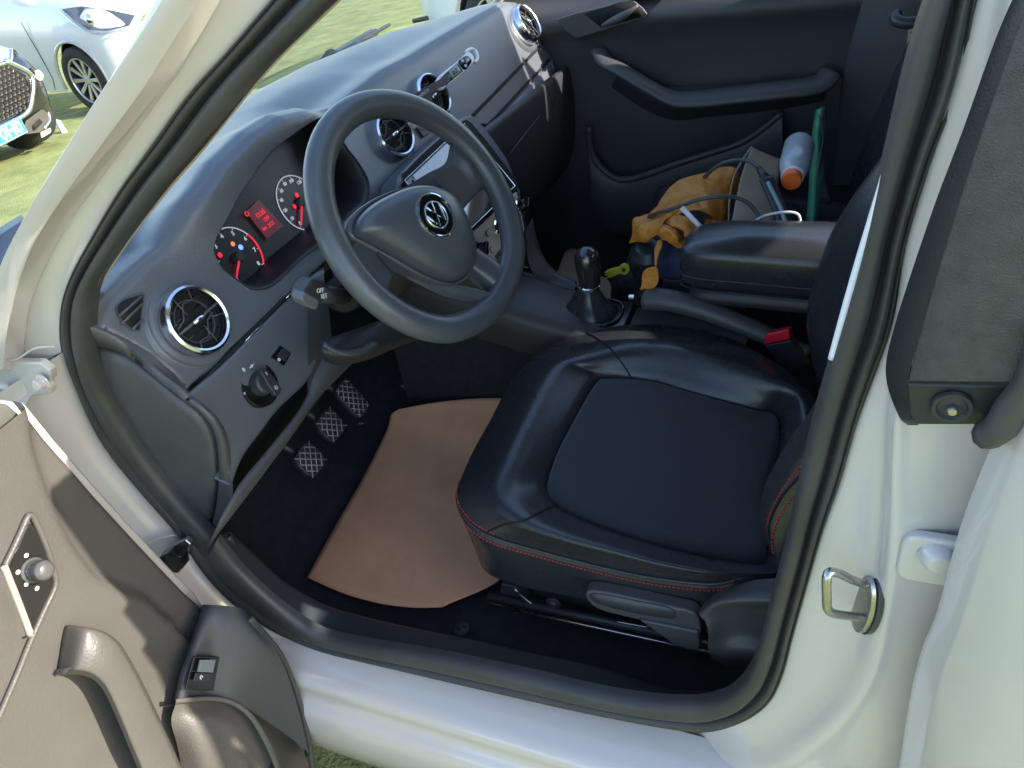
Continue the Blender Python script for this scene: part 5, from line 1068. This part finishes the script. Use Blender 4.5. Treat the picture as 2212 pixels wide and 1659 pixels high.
# green bag
gb_ = [[Q(*r3(x, y), Y=yy) for x, y, yy in L] for L in ([(1960, 760, 1.30), (1935, 900, 1.28), (1925, 1050, 1.25), (1915, 1200, 1.20), (1905, 1350, 1.15), (1890, 1520, 1.08)], [(1985, 750, 1.26), (1960, 900, 1.24), (1962, 1050, 1.22), (1945, 1200, 1.18), (1940, 1350, 1.12), (1935, 1530, 1.06)], [(2012, 735, 1.28), (2010, 900, 1.26), (2000, 1060, 1.24), (2005, 1200, 1.2), (1985, 1350, 1.15), (1975, 1500, 1.10)])]
gbx_ = loft('green_bag', gb_, mat('green_fabric', (.07, .30, .17), .6, var=.2, vscale=30, bump=.3, scale=100), None, pu=5, pv=5, solid=.004)
tag(gbx_, 'narrow green and black shopping bag standing behind the bottle', 'bag')
loft('bag_flap', [[Q(*r3(x, y), Y=yy) for x, y, yy in L] for L in ([(1970, 800, 1.25), (2000, 950, 1.24), (1985, 1050, 1.22), (1960, 1200, 1.18), (1960, 1400, 1.12)], [(2012, 740, 1.27), (2022, 900, 1.26), (2010, 1060, 1.24), (2025, 1250, 1.2), (2060, 1400, 1.15)])], mat('dark_cloth', (.11, .12, .13), .7, bump=.3, scale=100), gbx_, pu=4, pv=5, solid=.003)
# cables
cb = [(340, 800, .93), (440, 760, .90), (600, 710, .89), (800, 640, .89), (1000, 605, .89), (1150, 610, .90), (1280, 660, .90), (1370, 760, .89), (1410, 850, .87), (1425, 930, .85)]
tag(tube('black_cable', [Q(*Z4(x, y), Y=yy) for x, y, yy in cb], .0042, plas, None, n=90, seg=10), 'black cable arching over the orange bag and the paper bag', 'cable')
cb2 = [(870, 420, 1.07), (960, 340, 1.05), (1080, 275, 1.04), (1220, 255, 1.03), (1320, 275, 1.02), (1400, 340, 1.0)]
ch = tube('charging_lead', [Q(*Z4(x, y), Y=yy) for x, y, yy in cb2], .0042, plas, None, n=60, seg=10)
tag(ch, 'black lead with a long moulded plug leaning in front of the paper bag', 'cable')
tube('plug_collar', [Q(*Z4(x, y), Y=yy) for x, y, yy in [(1390, 330, 1.0), (1430, 390, .985), (1465, 440, .97)]], lambda t: .006+.004*t, plasd, ch, seg=12)
tube('plug_body', [Q(*Z4(x, y), Y=yy) for x, y, yy in [(1465, 430, .97), (1540, 600, .94), (1600, 740, .91), (1640, 880, .88)]], lambda t: .016, plasd, ch, n=20, seg=12, flat=.5)
tube('plug_stripe', [Q(*Z4(x, y), Y=yy) for x, y, yy in [(1480, 470, .953), (1555, 620, .923), (1610, 740, .893), (1650, 870, .863)]], .0045, mat('stripe', (.22, .33, .36), .4), ch, n=20, seg=8)
tag(tube('white_tube', [Q(*Z4(655, 712), Y=.86), Q(*Z4(955, 1022), Y=.83)], .0052, whitep, None, seg=14), 'thin white plastic rod leaning on the orange bag beside the armrest', 'rod')
tag(tube('white_lead', [Q(*Z4(x, y), Y=yy) for x, y, yy in [(1370, 830, .87), (1450, 790, .86), (1580, 760, .85), (1700, 755, .85), (1770, 780, .85), (1790, 840, .85)]], .0026, whitep, None, n=40, seg=8), 'short white charging lead curling behind the armrest', 'cable')
# dark blue cloth under the orange one
dbc = loft('blue_cloth', [[Q(*Z4(x, y), Y=yy) for x, y, yy in L] for L in ([(430, 1030, .90), (560, 1060, .88), (700, 1090, .86), (800, 1090, .84)], [(400, 1130, .87), (520, 1140, .85), (650, 1130, .83), (780, 1110, .82)], [(420, 1230, .84), (500, 1240, .82), (620, 1220, .80), (730, 1200, .80)], [(430, 1380, .82), (520, 1400, .80), (620, 1400, .79), (700, 1380, .79)])], mat('navy_cloth', (.018, .024, .055), .8, bump=.4, scale=120), None, pu=5, pv=5, solid=.004)
tag(dbc, 'dark navy cloth bundled below the orange bag in front of the armrest', 'cloth')
bpk = lathe('black_pouch', [(0, .045), (.025, .042), (.040, .028), (.045, 0), (.04, -.04)], Q(*Z4(345, 1220), Y=.90), (0, -.3, 1), leather, None, seg=28)
tag(bpk, 'rounded black pouch half hidden left of the navy cloth', 'pouch')
# orange tag on the handbrake
otg = loft('orange_tag', [[Q(*Z4(x, y), Y=yy) for x, y, yy in L] for L in ([(455, 1015, .86), (470, 1060, .84), (425, 1200, .80), (415, 1275, .775)], [(430, 1020, .86), (395, 1110, .83), (395, 1200, .80), (395, 1270, .775)])], orange, None, pu=3, pv=5, solid=.0015)
tag(otg, 'small orange fabric tag hanging onto the tip of the handbrake', 'tag')
prism('tag_square', [Q(*Z4(x, y), Y=.725) for x, y in [(395, 1275), (425, 1290), (438, 1380), (425, 1440), (380, 1480), (262, 1508), (275, 1440), (278, 1360), (300, 1310), (340, 1285)]], (0, -.004, .001), orange, otg, n=40, bevel=.0012)
# yellow toy
yl = mat('yellow_rubber', (.42, .42, .03), .5)
yp = [(0, 0)]
ky = [Q(*Z4(x, y), Y=.865) for x, y in [(-60, 1320), (0, 1298), (50, 1290), (75, 1262), (110, 1255), (145, 1275), (155, 1310), (135, 1345), (100, 1360), (70, 1345), (30, 1360), (-20, 1382), (-80, 1395), (-40, 1370), (-85, 1362), (-40, 1345), (-90, 1340)]]
YT = prism('yellow_toy', ky, (0, .008, 0), yl, None, bevel=.002)
tag(YT, 'small yellow-green rubber trinket with a dark hole right of the gear lever', 'trinket')
lathe('toy_hole', [(0, .001), (.004, .001), (.0045, 0)], Q(*Z4(98, 1308), Y=.864), (0, -1, .2), blk, YT, seg=14)

# thermometer + phone-holder card on the vents
z5 = lambda x, y: (864.06+x*.12845, 86.4+y*.12845)
NT = V3((.80, -.25, .55)).normalized(); TP0 = F(930, 215, .045)
def TT(x, y, o=0): return QP(*z5(x, y), TP0+NT*o, NT)
ax0, ax1 = TT(740, 700), TT(1190, 330); td = (ax1-ax0).normalized(); tw = NT.cross(td).normalized()
body = [(640, 625), (960, 360), (1120, 215), (1170, 205), (1230, 250), (1250, 320), (1225, 385), (1080, 530), (760, 800), (700, 815), (665, 800)]
TM = prism('digital_thermometer', [TT(x, y) for x, y in body], -NT*.010, whitep, None, n=60, bevel=.002)
tag(TM, 'white digital probe thermometer clipped across the centre air vents', 'thermometer')
tube('hanging_loop', [TT(x, y, -.004) for x, y in [(1110, 205), (1160, 165), (1220, 155), (1280, 200), (1305, 270), (1295, 340), (1250, 375)]], .0036, whitep, TM, n=30, seg=10)
prism('display_frame', [TT(x, y, .0004) for x, y in [(960, 385), (1058, 525), (800, 740), (690, 780), (640, 690), (745, 580)]], NT*.0006, gloss, TM, bevel=0)
prism('lcd_window', [TT(x, y, .0012) for x, y in [(950, 405), (1040, 530), (880, 655), (815, 520)]], NT*.0005, mat('lcd', (.26, .29, .22), .3), TM, bevel=0)
txt('lcd_digits', '46.7', TT(925, 530, .0022), td, tw if tw.z > 0 else -tw, .0115, mat('lcd_dark', (.05, .06, .045), .4), TM, bold=.0002)
prism('button_field', [TT(x, y, .0004) for x, y in [(975, 372), (1050, 300), (1100, 272), (1160, 285), (1195, 330), (1190, 390), (1085, 505)]], NT*.0006, gloss, TM, n=30, bevel=0)
for x, y in ((1048, 355), (1135, 345), (1103, 438)):
    lathe('round_button', [(0, .0022), (.0030, .002), (.0036, .001), (.0038, 0)], TT(x, y, .0008), NT, mat('btn_white', (.45, .47, .46), .5), TM, seg=18)
card = [(185, 975), (210, 920), (330, 850), (560, 720), (700, 640), (800, 560), (860, 660), (800, 750), (660, 800), (570, 880), (520, 960), (560, 1060), (610, 1190), (480, 1120), (300, 1030)]
CDp = prism('phone_holder', [TT(x, y, .002) for x, y in card], -NT*.004, mat('holder_brown', (.04, .033, .034), .3), None, bevel=.0012)
tag(CDp, 'dark glossy phone holder clip with light lettering on the centre air vent', 'phone holder')
txt('holder_lettering', 'SUNMICH', TT(385, 915, .0026), td, tw if tw.z > 0 else -tw, .0095, mat('let', (.42, .40, .42), .4), CDp)

# ================================================================ OTHER CARS
def wheel(c, ax, r, parent, m_rim=None, wd=.21, spokes=10):
    ax = V3(ax).normalized(); up_v = V3((0, 0, 1)); sd = ax.cross(up_v).normalized()
    ty = lathe('tyre', [(r*.66, .0), (r*.70, .012), (r*.85, .02), (r*.96, .010), (r, -.015), (r, -wd+.015), (r*.95, -wd), (r*.7, -wd)], c, ax, tyre, parent, seg=64)
    lathe('rim', [(0, -.05), (r*.2, -.05), (r*.60, -.075), (r*.64, -.02), (r*.66, .006), (r*.69, .010), (r*.70, .0)], c, ax, mat('rim_dark', (.05, .05, .055), .4, metal=.5), ty, seg=48)
    lathe('rim_lip', [(r*.645, .0), (r*.66, .012), (r*.69, .012), (r*.70, .002)], c, ax, mat('alloy', (.55, .56, .55), .3, metal=.6), ty, seg=48)
    for i in range(spokes):
        a = 2*math.pi*i/spokes; d = sd*math.cos(a)+up_v*math.sin(a); q = ax.cross(d)
        prism('spoke', [V3(c)+d*r*.12+q*r*.045-ax*.02, V3(c)+d*r*.64+q*r*.085-ax*.004, V3(c)+d*r*.66+q*r*.0-ax*.004, V3(c)+d*r*.64-q*r*.05-ax*.004, V3(c)+d*r*.12-q*r*.035-ax*.02], -ax*.02, mat('alloy', (.55, .56, .55), .3, metal=.6), ty, bevel=.004)
    lathe('hub_cap', [(0, .0), (r*.10, -.002), (r*.15, -.02)], c, ax, mat('alloy', (.55, .56, .55), .3, metal=.6), ty, seg=20)
    return ty
# local frame for a parked car: o = front wheel centre on ground, fdir = towards its nose, sdir = out of its visible side
def arch_side(P, name, prof_pts, wheels, r, m, parent, width, o, fd, sd, bev=.05):
    # side outline polygon with wheel arches cut into its lower edge, extruded to full width
    pts = []
    for p in prof_pts: pts.append(p)
    low = []; 
    N = len(pts)
    vsA = [o+fd*a+V3((0, 0, z)) for a, z in pts]
    return prism(name, vsA, -sd*width, m, parent, bevel=bev, seg=4)
def arch(cx, cz, r, n=14): return [(cx+r*math.cos(R(196-212*i/(n-1))), cz+r*math.sin(R(196-212*i/(n-1)))*1.0) for i in range(n)]
# --- white car, nose to the right, near side towards us
wcx = GR(193, 172, .34)
fdv = V3((.985, -.13, 0)).normalized(); sdv = V3((-.13, -.985, 0)).normalized()
def white_car(o, fd, sd, label, name='white_car', scale=1):
    C_ = thing(name, label, 'car', tuple(V3((o.x, o.y, o.z-.34))))
    S = lambda a, z: (a, z)
    base = V3((o.x, o.y, o.z-.34))
    AX = sorted(set([-3.62+i*.1 for i in range(46)]+[c+.385*math.cos(R(k*7.5)) for c in (0, -2.6) for k in range(25)]+[-.3851, .3851, -2.9851, -2.2149]))
    AX = [a for a in AX if a <= .9]
    def zb(a):
        for c in (0, -2.6):
            if abs(a-c) < .385: return .34+math.sqrt(max(0, .385**2-(a-c)**2))
        return .22 if a < .5 else .22+.12*(a-.5)
    zt = lambda a: interp(a, [(-3.62, .90), (-3.4, 1.22), (-2.9, 1.26), (-1.2, 1.26), (-.75, 1.24), (-.2, 1.20), (.3, 1.15), (.6, 1.08), (.8, 1.0), (.9, .86)])
    vsb = []
    for a in AX:
        n0, n1 = zb(a), zt(a); nose = .22*(max(0, a-.45)/.45)**2
        for t in (0, .08, .2, .35, .5, .62, .74, .84, .92, .97, 1.0):
            z = n0+(n1-n0)*t; u = max(0, (z-.45)/(n1-.45)) if n1 > .46 else 0
            vsb.append(base+fd*a-sd*(.0+.02*u+.13*u**4+nose)+V3((0, 0, z))+sd*.06)
        for t in (.3, .6, .9, 1.3, 1.63): vsb.append(base+fd*a-sd*(.09+t+nose*(1-t))+V3((0, 0, n1+.05*math.sin(min(1, t/1.63)*math.pi))))
    b_ = mk('body', vsb, gridf(len(AX), 16), mat('car_white', (.78, .78, .77), .25, coat=1), C_, auto=40)
    g_ = prism('cabin', [base+fd*a+sd*-.12+V3((0, 0, z)) for a, z in ((-.62, 1.24), (-1.3, 1.62), (-2.6, 1.68), (-3.3, 1.28))], -sd*1.42, gloss, C_, bevel=.06)
    for dx in (0, -2.6):
        wheel((base+V3((0, 0, .34)))+fd*dx+sd*.045, sd, .34, C_)
        lathe('wheel_well', [(0, -.30), (.43, -.30), (.43, -.01), (.40, .0)], (base+V3((0, 0, .36)))+fd*dx+sd*-.04, sd, blk, C_, seg=32)
    # arch lip
    tube('arch_lip', [base+sd*.055+fd*(.405*math.cos(R(a)))+V3((0, 0, .34+.40*math.sin(R(a)))) for a in range(-15, 200, 8)], .018, paint, C_, seg=8)
    def hs(a, z, o=0):
        u = max(0, (z-.45)/(zt(a)-.45)); return base+fd*a+sd*(.06+o-(.02*u+.13*u**4)-.22*(max(0, a-.45)/.45)**2)+V3((0, 0, z))
    hl = [(.10, 1.04), (.40, 1.05), (.72, .98), (.86, .90), (.84, .83), (.66, .82), (.46, .85), (.26, .94)]
    H = prism('headlight', [hs(a, z, .022) for a, z in hl], sd*.012, mat('lamp_lens', (.09, .105, .13), .25), C_, bevel=.004)
    lathe('projector', [(0, .03), (.03, .026), (.05, .01), (.06, 0)], hs(.50, .93, .032), sd, chrome, H, seg=24)
    tube('lamp_trim', [hs(a, z, .034) for a, z in ((.06, 1.04), (.24, .925), (.45, .835), (.66, .80), (.84, .81))], .008, chrome, H, n=20, seg=6)
    tube('door_seam', [base+fd*a+sd*.0605+V3((0, 0, z)) for a, z in ((-.62, .95), (-.60, .8), (-.55, .4), (-.6, .25))], .005, plas, C_, n=20, seg=6)
    M_ = prism('side_mirror', [base+fd*a+sd*.10+V3((0, 0, z)) for a, z in ((-.85, 1.22), (-1.05, 1.22), (-1.08, 1.36), (-.86, 1.38))], sd*.16, paint, C_, bevel=.03)
    tube('bumper_slot', [base+fd*a+sd*.064+V3((0, 0, z)) for a, z in ((.70, .42), (.86, .40))], .02, plasd, C_, seg=8)
    return C_
white_car(wcx, fdv, sdv, 'white car parked side-on behind the black one at upper left')
wc2 = Q(905, -70, Z=GZ+.34)
pc_ = GR(880, 40, .45)
white_car(V3((pc_.x+.85, pc_.y+.1, gz(pc_.x, pc_.y)+.34)), V3((-.995, .10, 0)).normalized(), V3((-.10, -.995, 0)).normalized(), 'pale car seen through the windscreen beyond the turf')

# --- black car: nose towards us/left
BF = V3((.993, .12, 0)).normalized()       # direction its nose points
BSd = V3((-.12, .993, 0)).normalized()       # its left flank (our right)
bo = GR(121, 264, .18)                  # front corner
BO = V3((bo.x, bo.y, bo.z-.18))-BSd*.80+BF*.08
BC = thing('black_car', 'black car with honeycomb grille and blue number plate at the left edge', 'car', tuple(BO))
def B(a, b, z): return BO+BSd*a+BF*b+V3((0, 0, z))   # a across (+ our right), b forward, z up
bm_ = mat('black_paint', (.012, .012, .012), .15, coat=1, spec=.6)
rows = []
for z, f_, wd_ in ((.21, -.10, .80), (.24, .0, .86), (.34, .04, .88), (.48, .05, .91), (.60, .05, .91), (.70, .03, .90), (.78, -.02, .88), (.84, -.12, .86), (.90, -.4, .82), (.96, -.9, .78)):
    rows.append([B(-wd_, f_-1.6, z), B(-wd_, f_-.55, z), B(-wd_*.96, f_-.16, z), B(-wd_*.82, f_-.04, z), B(-wd_*.4, f_, z), B(0, f_+.02, z), B(wd_*.4, f_, z), B(wd_*.82, f_-.04, z), B(wd_*.96, f_-.16, z), B(wd_, f_-.42, z), B(wd_, f_-1.6, z)])
loft('front_body', rows, bm_, BC, pu=4, pv=5)
# grille: hex cells
gr_o = [(-.62, .80), (.44, .80), (.60, .66), (.50, .52), (.36, .42), (-.54, .42), (-.70, .56)]
GRL = prism('grille', [B(a, .052+.0*z, z) for a, z in gr_o], BF*.01, blk, BC, bevel=0)
its = []
for i in range(24):
    for j in range(9):
        a = -.64+i*.05+(.025 if j % 2 else 0); z = .44+j*.042
        if not (a < .56-.6*abs(z-.64)*1.0+.02 and a > -.66): continue
        c = B(a, .068, z); P_ = [c+BSd*.023*math.cos(R(60*k+30))+V3((0, 0, .018*math.sin(R(60*k+30)))) for k in range(6)]; P2 = [c+(p-c)*.55+BF*-.006 for p in P_]
        its.append((P_+P2, [(k, (k+1) % 6, 6+(k+1) % 6, 6+k) for k in range(6)]))
v, f = join(its); o_ = mk('grille_mesh', v, f, mat('grille_metal', (.16, .14, .12), .25, metal=.8), GRL, smooth=False); o_['kind'] = 'stuff'
tube('grille_frame', [B(a, .072, z) for a, z in [(.46, .82), (.56, .74), (.64, .66), (.62, .58), (.55, .50), (.42, .40), (.2, .385), (-.2, .385), (-.56, .39), (-.72, .52)]], .022, chrome, BC, n=60, seg=8)
prism('headlamp', [B(a, b, z) for a, b, z in [(.30, .045, .93), (.52, .0, .94), (.64, -.03, .88), (.60, .0, .82), (.44, .055, .82), (.30, .06, .83)]], BF*.02, mat('lamp_blue', (.12, .16, .26), .06, coat=1, spec=.9), BC, bevel=.005)
tube('hood_chrome', [B(a, b, z) for a, b, z in [(.20, .06, .84), (.50, .05, .80), (.66, -.02, .86), (.76, -.1, .80)]], .018, chrome, BC, n=24, seg=8)
prism('corner_lamp', [B(a, b, z) for a, b, z in [(.70, .03, .70), (.80, -.05, .66), (.84, -.10, .54), (.76, .0, .56)]], BF*.02+BSd*.01, mat('corner_grey', (.10, .09, .085), .3), BC, bevel=.006)
lathe('round_lamp', [(0, .02), (.03, .016), (.045, 0)], B(.775, .02, .61), BF, mat('lamp_white', (.8, .8, .78), .2), BC, seg=20)
PLT = prism('number_plate', [B(a, .085, z) for a, z in ((-.16, .26), (.30, .26), (.30, .40), (-.16, .40))], BF*.012, mat('plate_blue', (.03, .42, .60), .4), BC, bevel=.01)
tube('plate_border', [B(a, .099, z) for a, z in ((-.15, .27), (.29, .27), (.29, .39), (-.15, .39), (-.15, .27))], .004, mark, PLT, seg=6)
txt('plate_text', 'F70H0', B(.07, .101, .33), -BSd if False else BSd, V3((0, 0, 1)), .145, mat('plate_white', (.8, .82, .82), .5), PLT, bold=.003)
prism('bumper_grille', [B(a, b, z) for a, b, z in [(.24, .065, .26), (.36, .06, .34), (.60, .03, .36), (.72, -.03, .31), (.66, .0, .24), (.46, .05, .20)]], BF*.012, mat('bumper_plastic', (.07, .062, .055), .4), BC, bevel=.006)
prism('duct_opening', [B(a, .082-.15*max(0, a-.4), z) for a, z in [(.38, .25), (.52, .27), (.50, .31), (.40, .29)]], BF*.006, blk, BC, bevel=0)
prism('fog_lamp', [B(a, .07-.15*max(0, a-.4), z) for a, z in [(.42, .165), (.56, .165), (.58, .20), (.44, .205)]], BF*.02, mat('fog', (.75, .74, .5), .2), BC, bevel=.006)
tube('bumper_chrome', [B(a, b, z) for a, b, z in [(.52, .055, .22), (.66, .01, .25), (.72, -.03, .33)]], .014, chrome, BC, n=16, seg=8)
wheel(B(.84, -.42, .33), BSd, .33, BC)
tube('tyre_tread', [B(.62, -.42, .33), B(.86, -.42, .33)], .325, tyre, BC, seg=40)
for k in range(5):
    tube('tread_groove', [B(.64+k*.045, -.42, .33), B(.645+k*.045, -.42, .33)], .328, blk, BC, seg=40)
prism('rear_body', [B(.86, b, z) for b, z in ((-1.25, .22), (-1.2, .95), (-1.6, 1.02), (-4.2, 1.1), (-4.4, .7), (-4.3, .25))], -BSd*1.72, bm_, BC, bevel=.08)
prism('cabin', [B(.74, b, z) for b, z in ((-1.3, 1.0), (-2.1, 1.55), (-3.6, 1.6), (-4.2, 1.1))], -BSd*1.48, gloss, BC, bevel=.06)
wp = Q(226, 262, Z=GZ); wq = wp+V3((0, 0, .16))
tag(tube('white_post', [GR(139, 287), GR(124, 262, .10)], .03, whitep, None, seg=4), 'short white stake lying on the turf beside the black car', 'stake')
